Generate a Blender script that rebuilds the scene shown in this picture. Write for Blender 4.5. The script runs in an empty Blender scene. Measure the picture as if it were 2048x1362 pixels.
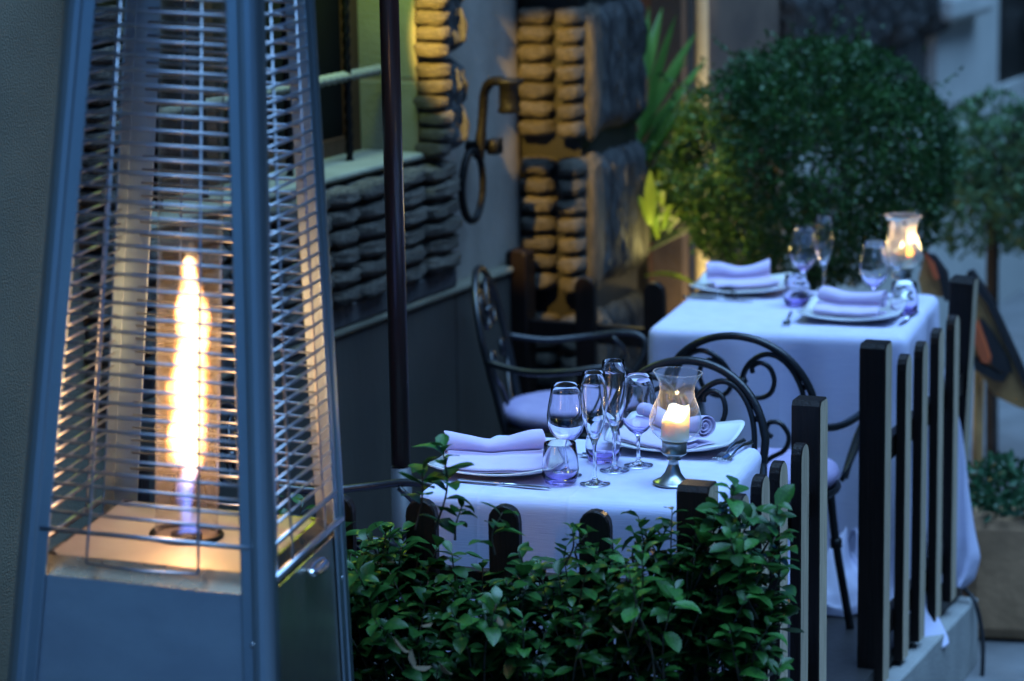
import bpy, math, random
import numpy as np
from mathutils import Vector, Matrix, noise as mnoise
R_ = math.radians
sc = bpy.context.scene
col = sc.collection
random.seed(7); rng = np.random.default_rng(7)

# ------------------------------------------------------------------ camera
FPX = 5500.0; PITCH = math.atan(1094/5500); ROLL = R_(1.0); CAMZ = 2.25
fw = Vector((0, math.cos(PITCH), -math.sin(PITCH))); r0 = Vector((1,0,0)); u0 = Vector((0, math.sin(PITCH), math.cos(PITCH)))
cr = math.cos(ROLL)*r0 - math.sin(ROLL)*u0; cu = math.sin(ROLL)*r0 + math.cos(ROLL)*u0
cam = bpy.data.cameras.new('camera'); cam_ob = bpy.data.objects.new('camera', cam); col.objects.link(cam_ob)
m3 = Matrix((cr, cu, -fw)).transposed().to_4x4(); m3.translation = Vector((0,0,CAMZ)); cam_ob.matrix_world = m3
cam.sensor_width = 36; cam.lens = FPX*36/2048; cam.clip_start = .1; cam.clip_end = 400
cam.dof.use_dof = True; cam.dof.focus_distance = 6.12; cam.dof.aperture_fstop = 2.4; cam.dof.aperture_blades = 0
sc.camera = cam_ob
# ------------------------------------------------------------------ world, sky light, exposure
w = bpy.data.worlds.new('World'); sc.world = w; w.use_nodes = True
nt = w.node_tree; nt.nodes.clear()
sky = nt.nodes.new('ShaderNodeTexSky'); sky.sky_type = 'NISHITA'; sky.sun_disc = False
sky.sun_elevation = R_(4); sky.sun_rotation = R_(60); sky.air_density = 1.2; sky.ozone_density = 3.0
mixn = nt.nodes.new('ShaderNodeMix'); mixn.data_type = 'RGBA'; mixn.blend_type = 'MULTIPLY'; mixn.inputs[0].default_value = 1
mixn.inputs[7].default_value = (.38, .86, 1.95, 1)
bg = nt.nodes.new('ShaderNodeBackground'); bg.inputs[1].default_value = .085
wo = nt.nodes.new('ShaderNodeOutputWorld')
nt.links.new(sky.outputs[0], mixn.inputs[6]); nt.links.new(mixn.outputs[2], bg.inputs[0]); nt.links.new(bg.outputs[0], wo.inputs[0])
sl = bpy.data.lights.new('sun', 'SUN'); sl.energy = 2.55; sl.angle = R_(55); sl.color = (.29, .57, 1.0)
so = bpy.data.objects.new('sun', sl); col.objects.link(so)
# light comes down the street from the upper right, behind the tables
so.rotation_euler = Vector((-.24, .10, -1.0)).to_track_quat('-Z', 'Y').to_euler()
sc.view_settings.view_transform = 'Standard'; sc.view_settings.look = 'None'
sc.view_settings.gamma = 1; sc.view_settings.use_curve_mapping = False
sc.view_settings.exposure = 1.4
sc.render.engine = 'CYCLES'
cy = sc.cycles; cy.max_bounces = 14; cy.transparent_max_bounces = 24; cy.transmission_bounces = 12; cy.diffuse_bounces = 3; cy.glossy_bounces = 5
cy.use_denoising = True; cy.sample_clamp_indirect = 6; cy.blur_glossy = .5; cy.caustics_reflective = False

# pixel helpers: a point of the place seen at a pixel of the 2048-wide photograph, on a real plane
def ray(x, y): return fw + cr*((x-1024)/FPX) + cu*((681-y)/FPX)
def F(x, y, z):
    d = ray(x, y); return Vector((0,0,CAMZ)) + d*((z-CAMZ)/d.z)
def D(x, y, Y):
    d = ray(x, y); return Vector((0,0,CAMZ)) + d*(Y/d.y)

# ------------------------------------------------------------------ materials
def ramp_node(nt, stops):
    n = nt.nodes.new('ShaderNodeValToRGB'); e = n.color_ramp.elements
    e[0].position, e[0].color = stops[0][0], (*stops[0][1], 1); e[1].position, e[1].color = stops[-1][0], (*stops[-1][1], 1)
    for p, c in stops[1:-1]:
        q = e.new(p); q.color = (*c, 1)
    return n
def mat(name, c1, c2=None, rough=.6, metal=0, scale=8, bump=0, bscale=60, stretch=(1,1,1), coat=0, spec=.5, detail=4, sss=0, trans=0, mid=.5, coords='Object', rough2=None, rand=0):
    m = bpy.data.materials.new(name); m.use_nodes = True; nt = m.node_tree
    b = nt.nodes['Principled BSDF']
    b.inputs['Roughness'].default_value = rough; b.inputs['Metallic'].default_value = metal
    b.inputs['Coat Weight'].default_value = coat; b.inputs['Coat Roughness'].default_value = .12
    b.inputs['Specular IOR Level'].default_value = spec
    tc = nt.nodes.new('ShaderNodeTexCoord'); mp = nt.nodes.new('ShaderNodeMapping'); mp.inputs['Scale'].default_value = stretch
    nt.links.new(tc.outputs[coords], mp.inputs[0])
    if c2 is None: c2 = tuple(x*.8 for x in c1)
    n = nt.nodes.new('ShaderNodeTexNoise'); n.inputs['Scale'].default_value = scale; n.inputs['Detail'].default_value = detail
    nt.links.new(mp.outputs[0], n.inputs['Vector'])
    rp = ramp_node(nt, [(mid-.18, c1), (mid+.18, c2)]); nt.links.new(n.outputs[0], rp.inputs[0])
    out = rp.outputs[0]
    if rand:
        oi = nt.nodes.new('ShaderNodeObjectInfo'); hs = nt.nodes.new('ShaderNodeHueSaturation')
        mr = nt.nodes.new('ShaderNodeMapRange'); mr.inputs[3].default_value = 1-rand; mr.inputs[4].default_value = 1+rand
        nt.links.new(oi.outputs['Random'], mr.inputs[0]); nt.links.new(mr.outputs[0], hs.inputs['Value']); nt.links.new(out, hs.inputs['Color']); out = hs.outputs[0]
    nt.links.new(out, b.inputs['Base Color'])
    if rough2 is not None:
        r2 = nt.nodes.new('ShaderNodeMapRange'); r2.inputs[3].default_value = rough; r2.inputs[4].default_value = rough2
        nt.links.new(n.outputs[0], r2.inputs[0]); nt.links.new(r2.outputs[0], b.inputs['Roughness'])
    if bump:
        n2 = nt.nodes.new('ShaderNodeTexNoise'); n2.inputs['Scale'].default_value = bscale; n2.inputs['Detail'].default_value = 6
        nt.links.new(mp.outputs[0], n2.inputs['Vector'])
        bp = nt.nodes.new('ShaderNodeBump'); bp.inputs['Strength'].default_value = bump; bp.inputs['Distance'].default_value = .01
        nt.links.new(n2.outputs[0], bp.inputs['Height']); nt.links.new(bp.outputs[0], b.inputs['Normal'])
    if sss:
        b.inputs['Subsurface Weight'].default_value = sss; b.inputs['Subsurface Radius'].default_value = (1, .75, .5); b.inputs['Subsurface Scale'].default_value = .02
    if trans:      # light passing through leaves and cloth
        t = nt.nodes.new('ShaderNodeBsdfTranslucent'); mx = nt.nodes.new('ShaderNodeMixShader'); mx.inputs[0].default_value = trans
        nt.links.new(out, t.inputs[0]); nt.links.new(b.outputs[0], mx.inputs[1]); nt.links.new(t.outputs[0], mx.inputs[2])
        nt.links.new(mx.outputs[0], nt.nodes['Material Output'].inputs[0])
    return m
def emis(name, c, s, facing=None, c2=None):
    m = bpy.data.materials.new(name); m.use_nodes = True; nt = m.node_tree; nt.nodes.clear()
    e = nt.nodes.new('ShaderNodeEmission'); e.inputs[0].default_value = (*c, 1); e.inputs[1].default_value = s
    o = nt.nodes.new('ShaderNodeOutputMaterial'); nt.links.new(e.outputs[0], o.inputs[0])
    if facing is not None:    # gas flames thin out towards their rim
        lw = nt.nodes.new('ShaderNodeLayerWeight'); lw.inputs[0].default_value = .5
        rp = ramp_node(nt, [(facing[0], (facing[2],)*3), (facing[1], (1,1,1))]); t = nt.nodes.new('ShaderNodeBsdfTransparent'); mx = nt.nodes.new('ShaderNodeMixShader')
        nt.links.new(lw.outputs['Facing'], rp.inputs[0]); nt.links.new(rp.outputs[0], mx.inputs[0]); nt.links.new(e.outputs[0], mx.inputs[1]); nt.links.new(t.outputs[0], mx.inputs[2])
        nt.links.new(mx.outputs[0], o.inputs[0])
    return m
def glass(name, tint=(1,1,1), z0=None, z1=None, tint0=(1,1,1), rough=0.0):
    m = bpy.data.materials.new(name); m.use_nodes = True; nt = m.node_tree; nt.nodes.clear()
    g = nt.nodes.new('ShaderNodeBsdfGlass'); g.inputs['IOR'].default_value = 1.47; g.inputs['Roughness'].default_value = rough; g.inputs[0].default_value = (*tint, 1)
    o = nt.nodes.new('ShaderNodeOutputMaterial'); nt.links.new(g.outputs[0], o.inputs[0])
    if z0 is not None:        # coloured glass pooled in the bottom of the bowl
        tc = nt.nodes.new('ShaderNodeTexCoord'); sx = nt.nodes.new('ShaderNodeSeparateXYZ'); mr = nt.nodes.new('ShaderNodeMapRange')
        mr.inputs[1].default_value = z0; mr.inputs[2].default_value = z1
        rp = ramp_node(nt, [(0, tint), (.45, tint0), (.8, tint0), (1, tint)])
        rp = ramp_node(nt, [(0, tint if z0 > .03 else tint0), (.12, tint0), (.5, tuple((a+b)/2 for a, b in zip(tint, tint0))), (1, tint)])
        nt.links.new(tc.outputs['Object'], sx.inputs[0]); nt.links.new(sx.outputs[2], mr.inputs[0]); nt.links.new(mr.outputs[0], rp.inputs[0]); nt.links.new(rp.outputs[0], g.inputs[0])
    return m
def thin_glass(name, tint, refl=1.0, rough=.03):
    m = bpy.data.materials.new(name); m.use_nodes = True; nt = m.node_tree; nt.nodes.clear()
    t = nt.nodes.new('ShaderNodeBsdfTransparent'); t.inputs[0].default_value = (*tint, 1)
    g = nt.nodes.new('ShaderNodeBsdfGlossy'); g.inputs['Roughness'].default_value = rough
    f0 = nt.nodes.new('ShaderNodeLayerWeight'); f0.inputs[0].default_value = .5
    f = nt.nodes.new('ShaderNodeMath'); f.operation = 'POWER'; f.inputs[1].default_value = 3.5; nt.links.new(f0.outputs['Facing'], f.inputs[0])
    k = nt.nodes.new('ShaderNodeMath'); k.operation = 'MULTIPLY_ADD'; k.inputs[1].default_value = refl*.8; k.inputs[2].default_value = .05; k.use_clamp = True
    mx = nt.nodes.new('ShaderNodeMixShader'); o = nt.nodes.new('ShaderNodeOutputMaterial')
    nt.links.new(f.outputs[0], k.inputs[0]); nt.links.new(k.outputs[0], mx.inputs[0]); nt.links.new(t.outputs[0], mx.inputs[1]); nt.links.new(g.outputs[0], mx.inputs[2]); nt.links.new(mx.outputs[0], o.inputs[0])
    return m
M = {}
M['plaster'] = mat('plaster', (.17,.155,.105), (.12,.11,.075), .9, scale=3, bump=.3, bscale=170)
M['plaster_brown'] = mat('plaster_brown', (.17,.12,.085), (.09,.065,.05), .9, scale=4, bump=.3, bscale=60)
M['plaster_warm'] = mat('plaster_warm', (.27,.24,.20), (.18,.155,.125), .9, scale=5, bump=.3, bscale=60, stretch=(1,1,.5))
M['plinth'] = mat('plinth', (.042,.038,.03), (.028,.025,.02), .75, scale=4, bump=.25, bscale=50, stretch=(1,1,.25))
M['pale_plaster'] = mat('pale_plaster', (.58,.58,.54), (.46,.47,.44), .85, scale=3, bump=.2)
M['reveal'] = mat('reveal', (.24,.24,.18), (.18,.18,.13), .9, scale=6, bump=.3, bscale=80)
M['stone'] = mat('stone', (.15,.125,.09), (.05,.043,.034), .85, scale=9, bump=.9, bscale=70, rand=.25)
M['stone_dark'] = mat('stone_dark', (.085,.085,.08), (.03,.03,.03), .7, scale=14, bump=.9, bscale=60, stretch=(1,1,.3), rand=.2)
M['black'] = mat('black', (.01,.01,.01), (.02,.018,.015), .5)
M['door'] = mat('door', (.075,.035,.02), (.045,.02,.012), .45, scale=10, stretch=(4,4,.4))
M['iron'] = mat('iron', (.008,.009,.011), (.013,.014,.016), .34, metal=.0, spec=.45, bump=.12, bscale=120, coat=.1)
M['iron_old'] = mat('iron_old', (.005,.005,.005), (.004,.004,.004), .5, metal=.0, spec=.15, bump=.4, bscale=60)
M['wood_dark'] = mat('wood_dark', (.016,.009,.007), (.007,.005,.004), .45, scale=30, stretch=(3,3,.15), bump=.3, bscale=90, coat=.06, spec=.2, rand=.2)
M['wood_pale'] = mat('wood_pale', (.54,.44,.30), (.33,.26,.18), .6, scale=34, stretch=(6,6,.25), bump=.3, bscale=60, rand=.12)
M['mahogany'] = mat('mahogany', (.040,.012,.010), (.022,.007,.006), .35, scale=20, stretch=(3,3,.2), coat=.3)
M['steel'] = mat('steel', (.36,.45,.53), (.30,.38,.45), .30, metal=1, scale=12, stretch=(1,1,.15), bump=.04, bscale=200, rough2=.46)
M['steel_bright'] = mat('steel_bright', (.7,.7,.7), (.6,.6,.6), .2, metal=1, scale=12)
M['steel_panel'] = mat('steel_panel', (.46,.52,.57), (.36,.41,.46), .36, metal=1, scale=7, stretch=(1,1,2), rough2=.62, bump=.05, bscale=160, detail=8)
M['steel_panel_lit'] = mat('steel_panel_lit', (.68,.64,.56), (.52,.50,.46), .28, metal=1, scale=6, rough2=.42)
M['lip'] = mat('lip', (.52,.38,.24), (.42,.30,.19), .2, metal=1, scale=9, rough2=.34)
M['wire'] = mat('wire', (.42,.44,.47), (.34,.36,.39), .36, metal=1, scale=20)
M['burner'] = mat('burner', (.55,.50,.42), (.46,.41,.34), .5, metal=.6, scale=10)
M['cloth'] = mat('cloth', (.64,.63,.80), (.58,.57,.76), .85, scale=60, stretch=(.35,.35,6), bump=.13, bscale=70, trans=.08)
M['cloth_top'] = mat('cloth_top', (.66,.65,.80), (.62,.60,.77), .8, scale=60, stretch=(.4,6,1), bump=.3, bscale=70)
M['napkin'] = mat('napkin', (.66,.56,.78), (.62,.52,.75), .9, scale=30, bump=.1, bscale=300, trans=.12)
M['cushion'] = mat('cushion', (.33,.28,.45), (.28,.24,.40), .9, scale=20, bump=.3, bscale=150)
M['china'] = mat('china', (.80,.80,.78), (.77,.77,.75), .12, spec=.6, coat=.4)
M['silver'] = mat('silver', (.72,.72,.72), (.62,.62,.62), .16, metal=1, scale=30)
M['pewter'] = mat('pewter', (.44,.46,.44), (.36,.38,.36), .30, metal=1, scale=30, stretch=(1,1,.2), bump=.05)
M['wax'] = mat('wax', (.85,.72,.48), (.82,.68,.44), .5, scale=10, sss=1.0)
M['leaf'] = mat('leaf', (.042,.150,.024), (.014,.070,.014), .33, scale=14, spec=.36, coat=.0, trans=.22, rand=.45, bump=.15, bscale=90)
M['leaf_light'] = mat('leaf_light', (.06,.15,.045), (.03,.09,.03), .34, scale=14, trans=.25, rand=.3)
M['leaf_mass'] = mat('leaf_mass', (.034,.115,.020), (.009,.042,.010), .34, scale=22, spec=.34, trans=.2)
M['leaf_dry'] = mat('leaf_dry', (.13,.095,.05), (.06,.045,.025), .8, scale=30, trans=.2, rand=.2)
M['stem'] = mat('stem', (.06,.045,.03), (.03,.03,.015), .8)
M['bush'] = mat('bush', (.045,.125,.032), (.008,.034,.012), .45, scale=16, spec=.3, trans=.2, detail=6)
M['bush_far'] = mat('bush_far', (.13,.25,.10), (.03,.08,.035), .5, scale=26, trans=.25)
M['palm'] = mat('palm', (.13,.28,.05), (.07,.18,.03), .4, scale=6, trans=.3)
M['palm_lamplit'] = mat('palm_lamplit', (.34,.46,.07), (.20,.34,.05), .4, scale=6, trans=.35)  # palm leaf with the lamp's yellow light put into its colour
M['ivy'] = mat('ivy', (.05,.14,.06), (.02,.07,.03), .4, scale=30, trans=.2)
M['bark'] = mat('bark', (.05,.042,.035), (.025,.02,.017), .9, scale=30, stretch=(1,1,.2), bump=.5)
M['pot'] = mat('pot', (.60,.33,.17), (.36,.20,.10), .85, scale=7, bump=.3, bscale=40)
M['concrete'] = mat('concrete', (.30,.30,.28), (.22,.22,.21), .8, scale=8, bump=.3, bscale=90)
M['paving'] = mat('paving', (.17,.17,.17), (.12,.12,.12), .55, scale=6, bump=.25, bscale=50)
M['decking'] = mat('decking', (.022,.02,.02), (.014,.012,.012), .5, scale=8, bump=.2)
M['board'] = mat('board', (.45,.24,.08), (.30,.15,.05), .5, scale=12, stretch=(1,3,1))
M['board_edge'] = mat('board_edge', (.02,.018,.02), None, .4)
M['orange'] = mat('orange', (.60,.12,.04), (.5,.1,.03), .5)
M['rubber'] = mat('rubber', (.012,.012,.014), None, .5)
M['glass'] = glass('clear_glass', (.985,.99,1))
M['glass_wine'] = glass('wine_glass_tinted', (.985,.985,1), .070, .115, (.86,.80,1))
M['glass_tumbler'] = glass('tumbler_tinted', (.985,.98,1), .004, .04, (.86,.80,1))
M['hurricane'] = thin_glass('hurricane_glass', (.985,.99,1), 1.0)
nt = M['hurricane'].node_tree; o_ = [n for n in nt.nodes if n.type == 'OUTPUT_MATERIAL'][0]; src = o_.inputs[0].links[0].from_socket
tr_ = nt.nodes.new('ShaderNodeBsdfTranslucent'); tr_.inputs[0].default_value = (.9,.9,.92,1); df_ = nt.nodes.new('ShaderNodeBsdfDiffuse'); df_.inputs[0].default_value = (.9,.9,.92,1)
ad_ = nt.nodes.new('ShaderNodeMixShader'); nt.links.new(tr_.outputs[0], ad_.inputs[1]); nt.links.new(df_.outputs[0], ad_.inputs[2])
lw_ = nt.nodes.new('ShaderNodeLayerWeight'); lw_.inputs[0].default_value = .5; pw_ = nt.nodes.new('ShaderNodeMath'); pw_.operation = 'POWER'; pw_.inputs[1].default_value = 4; nt.links.new(lw_.outputs['Facing'], pw_.inputs[0])  # white mixed in towards the edges stands for their bright refraction
ma_ = nt.nodes.new('ShaderNodeMath'); ma_.operation = 'MULTIPLY_ADD'; ma_.inputs[1].default_value = .55; ma_.inputs[2].default_value = .05; nt.links.new(pw_.outputs[0], ma_.inputs[0])
mx_ = nt.nodes.new('ShaderNodeMixShader'); nt.links.new(ma_.outputs[0], mx_.inputs[0]); nt.links.new(src, mx_.inputs[1]); nt.links.new(ad_.outputs[0], mx_.inputs[2]); nt.links.new(mx_.outputs[0], o_.inputs[0])
M['frosted_glass'] = thin_glass('frosted_glass', (.97,.98,.99), 1.0, .1)
nt = M['frosted_glass'].node_tree; o_ = nt.nodes['Material Output']; src = o_.inputs[0].links[0].from_socket if o_.inputs[0].links else None
tr_ = nt.nodes.new('ShaderNodeBsdfTranslucent'); tr_.inputs[0].default_value = (.95,.9,.85,1); mx_ = nt.nodes.new('ShaderNodeMixShader'); mx_.inputs[0].default_value = .45
nt.links.new(src, mx_.inputs[1]); nt.links.new(tr_.outputs[0], mx_.inputs[2]); nt.links.new(mx_.outputs[0], o_.inputs[0])
M['tube_glass'] = thin_glass('heater_tube_glass', (.97,.95,.92), 1.6, .06)
M['pane'] = mat('pane', (.006,.007,.008), None, .5, spec=.1)

nt = M['tube_glass'].node_tree; o_ = [n for n in nt.nodes if n.type == 'OUTPUT_MATERIAL'][0]; src = o_.inputs[0].links[0].from_socket
tr_ = nt.nodes.new('ShaderNodeBsdfTranslucent'); tr_.inputs[0].default_value = (.9,.8,.68,1); mx_ = nt.nodes.new('ShaderNodeMixShader'); mx_.inputs[0].default_value = .035
nt.links.new(src, mx_.inputs[1]); nt.links.new(tr_.outputs[0], mx_.inputs[2]); nt.links.new(mx_.outputs[0], o_.inputs[0])
# pressed fold creases in the table linen
nt = M['cloth'].node_tree; bn = [n for n in nt.nodes if n.type == 'BUMP'][0]; tc_ = [n for n in nt.nodes if n.type == 'TEX_COORD'][0]; nz_ = bn.inputs['Height'].links[0].from_socket
sp_ = nt.nodes.new('ShaderNodeSeparateXYZ'); nt.links.new(tc_.outputs['Object'], sp_.inputs[0])
def M_(op, a, b=0.0, c=0.0):
    n = nt.nodes.new('ShaderNodeMath'); n.operation = op
    for i, q in enumerate((a, b, c)):
        if isinstance(q, (int, float)): n.inputs[i].default_value = q
        else: nt.links.new(q, n.inputs[i])
    return n.outputs[0]
def crease(sock, off):
    a = M_('ABSOLUTE', M_('SUBTRACT', sock, off)); return M_('MAXIMUM', M_('MULTIPLY_ADD', a, -160.0, 1.0), 0.0)
cr_ = M_('ADD', M_('ADD', crease(sp_.outputs[0], .015), crease(sp_.outputs[1], -.02)), crease(sp_.outputs[0], -.19))
hgt = M_('MULTIPLY_ADD', cr_, 1.1, nz_); nt.links.new(hgt, bn.inputs['Height'])

# ------------------------------------------------------------------ mesh helpers
def link(name, me, parent=None, loc=(0,0,0), rot=(0,0,0), scale=(1,1,1)):
    o = bpy.data.objects.new(name, me); col.objects.link(o); o.parent = parent
    o.location = loc; o.rotation_euler = rot; o.scale = scale
    return o
def empty(name, loc=(0,0,0), rz=0):
    o = bpy.data.objects.new(name, None); o.empty_display_size = .1; col.objects.link(o); o.location = loc; o.rotation_euler = (0,0,rz); return o
def tag(o, label=None, cat=None, group=None, kind=None):
    if label: o['label'] = label
    if cat: o['category'] = cat
    if group: o['group'] = group
    if kind: o['kind'] = kind
    return o
class MB:
    def __init__(s): s.v = []; s.f = []
    def add(s, v, f):
        n = len(s.v); s.v += [tuple(p) for p in v]; s.f += [tuple(i+n for i in q) for q in f]; return s
    def box(s, c, d, rz=0, M4=None):
        x, y, z = d[0]/2, d[1]/2, d[2]/2; ca, sa = math.cos(rz), math.sin(rz)
        v = [(a*x, b*y, e*z) for a in (-1,1) for b in (-1,1) for e in (-1,1)]
        v = [(c[0]+p[0]*ca-p[1]*sa, c[1]+p[0]*sa+p[1]*ca, c[2]+p[2]) for p in v]
        return s.add(v, [(0,1,3,2),(4,6,7,5),(0,4,5,1),(2,3,7,6),(0,2,6,4),(1,5,7,3)])
    def hexa(s, b, t):   # b, t: four points below and above
        return s.add(list(b)+list(t), [(3,2,1,0),(4,5,6,7),(0,1,5,4),(1,2,6,5),(2,3,7,6),(3,0,4,7)])
    def tube(s, pts, r, n=8, closed=False, cap=True, flat=1.0):
        pts = [Vector(p) for p in pts]; N = len(pts); rr = r if isinstance(r, (list, tuple)) else [r]*N
        T = []
        for i in range(N):
            a = pts[(i-1) % N] if (closed or i > 0) else pts[i]; b = pts[(i+1) % N] if (closed or i < N-1) else pts[i]
            T.append((b-a).normalized())
        u = T[0].orthogonal().normalized(); v = []; 
        for i in range(N):
            u = (u - T[i]*u.dot(T[i])).normalized(); w_ = T[i].cross(u)
            for k in range(n):
                a = 2*math.pi*k/n; v.append(pts[i] + (u*math.cos(a) + w_*math.sin(a)*flat)*rr[i])
        f = [(i*n+k, i*n+(k+1) % n, ((i+1) % N)*n+(k+1) % n, ((i+1) % N)*n+k) for i in range(N if closed else N-1) for k in range(n)]
        if cap and not closed: f += [tuple(range(n))[::-1], tuple((N-1)*n+k for k in range(n))]
        return s.add(v, f)
    def lathe(s, prof, n=24, c=(0,0,0)):
        v = []; f = []; ring = []
        for (r, z) in prof:
            if r < 1e-5: ring.append([len(v)]); v.append((c[0], c[1], c[2]+z))
            else:
                ring.append(list(range(len(v), len(v)+n)))
                v += [(c[0]+r*math.cos(2*math.pi*k/n), c[1]+r*math.sin(2*math.pi*k/n), c[2]+z) for k in range(n)]
        for a, b in zip(ring, ring[1:]):
            for k in range(n):
                q = [a[k % len(a)], a[(k+1) % len(a)], b[(k+1) % len(b)], b[k % len(b)]]
                q2 = []
                for i in q:
                    if i not in q2: q2.append(i)
                if len(q2) > 2: f.append(tuple(q2))
        return s.add(v, f)
    def grid(s, fn, nu, nv, closed_u=False):
        v = [fn(i/(nu if closed_u else nu-1), j/(nv-1)) for j in range(nv) for i in range(nu)]
        f = [(j*nu+i, j*nu+(i+1) % nu, (j+1)*nu+(i+1) % nu, (j+1)*nu+i) for j in range(nv-1) for i in range(nu if closed_u else nu-1)]
        return s.add(v, f)
    def mesh(s, name, m, smooth=True):
        me = bpy.data.meshes.new(name); me.from_pydata(s.v, [], s.f); me.update()
        for mm in (m if isinstance(m, (list, tuple)) else [m]): me.materials.append(mm)
        if smooth: me.polygons.foreach_set('use_smooth', [True]*len(me.polygons))
        return me
    def build(s, name, m, parent=None, smooth=True, loc=(0,0,0), rot=(0,0,0), bevel=0, sub=0, solid=0, auto=False):
        o = link(name, s.mesh(name, m, smooth), parent, loc, rot)
        if solid:
            q = o.modifiers.new('solid', 'SOLIDIFY'); q.thickness = solid; q.offset = 0
        if bevel:
            q = o.modifiers.new('bevel', 'BEVEL'); q.width = bevel; q.segments = 2; q.limit_method = 'ANGLE'; q.angle_limit = R_(40)
        if sub:
            q = o.modifiers.new('sub', 'SUBSURF'); q.levels = sub; q.render_levels = sub
        return o
def copy_tree(o, parent=None):
    c = o.copy(); col.objects.link(c); c.parent = parent
    for ch in [x for x in kids.get(o.name, [])]: copy_tree(ch, c)
    return c
kids = {}
def reindex():
    kids.clear()
    for o in bpy.data.objects:
        if o.parent: kids.setdefault(o.parent.name, []).append(o)
def spline(pts, n=6, closed=False):   # Catmull-Rom
    P = [Vector(p) for p in pts]; out = []; N = len(P)
    for i in range(N if closed else N-1):
        p1, p2 = P[i], P[(i+1) % N]
        p0 = P[i-1] if (i > 0 or closed) else p1*2-p2; p3 = P[(i+2) % N] if (i+2 < N or closed) else p2*2-p1
        for k in range(n):
            t = k/n; out.append(.5*((2*p1)+(p2-p0)*t+(2*p0-5*p1+4*p2-p3)*t*t+(3*p1-p0-3*p2+p3)*t**3))
    if not closed: out.append(P[-1])
    return out

# ------------------------------------------------------------------ ground
sidedir = Vector((.3758, .9267, 0)); sn = Vector((.9267, -.3758, 0))
PA = Vector((.377, 5.503, 0)); PB = Vector((.678, 6.293, 0)); PC = Vector((.937, 6.941, 0)); PD = Vector((1.313, 7.875, 0))
b = MB(); b.box((0, 20, -.35), (120, 120, .1)); tag(b.build('street', M['paving'], smooth=False), 'grey blue street paving below the terrace kerb', kind='structure')
e0 = PA + sn*.012 - sidedir*7; e1 = PD + sn*.012 - sidedir*.0
e2 = e1 - sn*4; e3 = e0 - sn*6
b = MB(); b.hexa([(p.x, p.y, -.3) for p in (e0, e1, e2, e3)], [(p.x, p.y, -.02) for p in (e0, e1, e2, e3)])
tag(b.build('terrace_floor', M['decking'], smooth=False), 'dark terrace floor under the tables', kind='structure')
b = MB()
q0 = PB + sn*.0125 - sidedir*.1; q1 = PD + sn*.0125 - sidedir*.03
def kerbline(p, o, z): return (p.x+sn.x*o, p.y+sn.y*o, z)
b.hexa([kerbline(q0, 0, -.3), kerbline(q0, .060, -.3), kerbline(q1, .060, -.3), kerbline(q1, 0, -.3)],
       [kerbline(q0, 0, -.022), kerbline(q0, .056, -.022), kerbline(q1, .056, -.105), kerbline(q1, 0, -.105)])
tag(b.build('kerb', M['concrete'], smooth=False, bevel=.006), 'pale concrete kerb under the right hand fence', kind='structure')

b = MB(); b.box((8.6, 6, 3.0), (5, 34, 6.6)); tag(b.build('opposite_building', M['plaster'], smooth=False), 'plain house on the other side of the narrow street', 'building')
# ------------------------------------------------------------------ stone shapes shared by the facade
def stone_mesh(name, seed, m, k=7):
    b = MB(); rnd = random.Random(seed)
    faces = [((0,1,2),1),((0,1,2),-1),((1,2,0),1),((1,2,0),-1),((2,0,1),1),((2,0,1),-1)]
    for ax, sg in faces:
        def fn(u, v, ax=ax, sg=sg):
            p = [0,0,0]; p[ax[0]] = (u*2-1)*sg; p[ax[1]] = v*2-1; p[ax[2]] = sg
            q = Vector(p); e = 3.6
            n = (abs(q.x)**e+abs(q.y)**e+abs(q.z)**e)**(1/e); q = q/n
            d = mnoise.noise(q*1.6+Vector((seed*3.1, 0, 0)))*.12 + mnoise.noise(q*3.6+Vector((0, seed*3.1, 0)))*.11
            return q*(.5*(1+d))
        b.grid(fn, k, k)
    return b.mesh(name, m)
STONES = [stone_mesh('stone', i, M['stone']) for i in range(6)]
def reeded_mesh(name, seed, m, nr, horizontal=False):
    b = MB()
    def fn(u, v):
        a = u if not horizontal else v
        x = u-.5; z = v-.5
        edge = min(1, min(u, 1-u)*7, 1)**.5; edge2 = min(1, min(v, 1-v)*7)**.5
        rid = abs(math.sin(math.pi*a*nr))
        d = .50*edge*edge2 + .20*rid*edge*edge2*(.6+mnoise.noise(Vector((u*9, v*5, seed)))) + .16*mnoise.noise(Vector((u*6, v*3, seed)))+ .16*mnoise.noise(Vector((u*22, v*9, seed)))
        return (x, -d, z)
    b.grid(fn, nr*5+1, 22)
    return b.mesh(name, m)
REEDS = [reeded_mesh('stone_block', i, M['stone_dark'], 5) for i in range(3)]

# ------------------------------------------------------------------ facade (local x runs along it, -y faces the terrace)
FA = R_(26); FO = Vector((-.155, 8.248, 0))
fac = empty('building_facade', FO, math.pi/2-FA)
tag(fac, 'old stone house front with ribbed blocks round its barred window, left and behind the tables', 'building')
def fl(x, y, z): 
    return Vector((FO.x + x*math.sin(FA) - y*math.cos(FA), FO.y + x*math.cos(FA) + y*math.sin(FA), z))
def fpix(px, py, yoff=0.0):       # pixel on the plane local y = yoff  -> local coordinates
    d = ray(px, py); n = Vector((math.cos(FA), -math.sin(FA), 0)); o = FO + n*(-yoff)
    t = (o.dot(n))/(d.x*n.x+d.y*n.y); P = Vector((0,0,CAMZ))+d*t
    return ((P.x-FO.x)*math.sin(FA)+(P.y-FO.y)*math.cos(FA), yoff, P.z)
def fbox(name, m, x0, x1, y0, y1, z0, z1, parent=fac, bevel=0):
    b = MB(); b.box(((x0+x1)/2, (y0+y1)/2, (z0+z1)/2), (x1-x0, y1-y0, z1-z0)); return b.build(name, m, parent, smooth=False, bevel=bevel)
fbox('wall', M['plaster'], -6, -1.84, 0, .4, -.3, 4.2)
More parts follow.
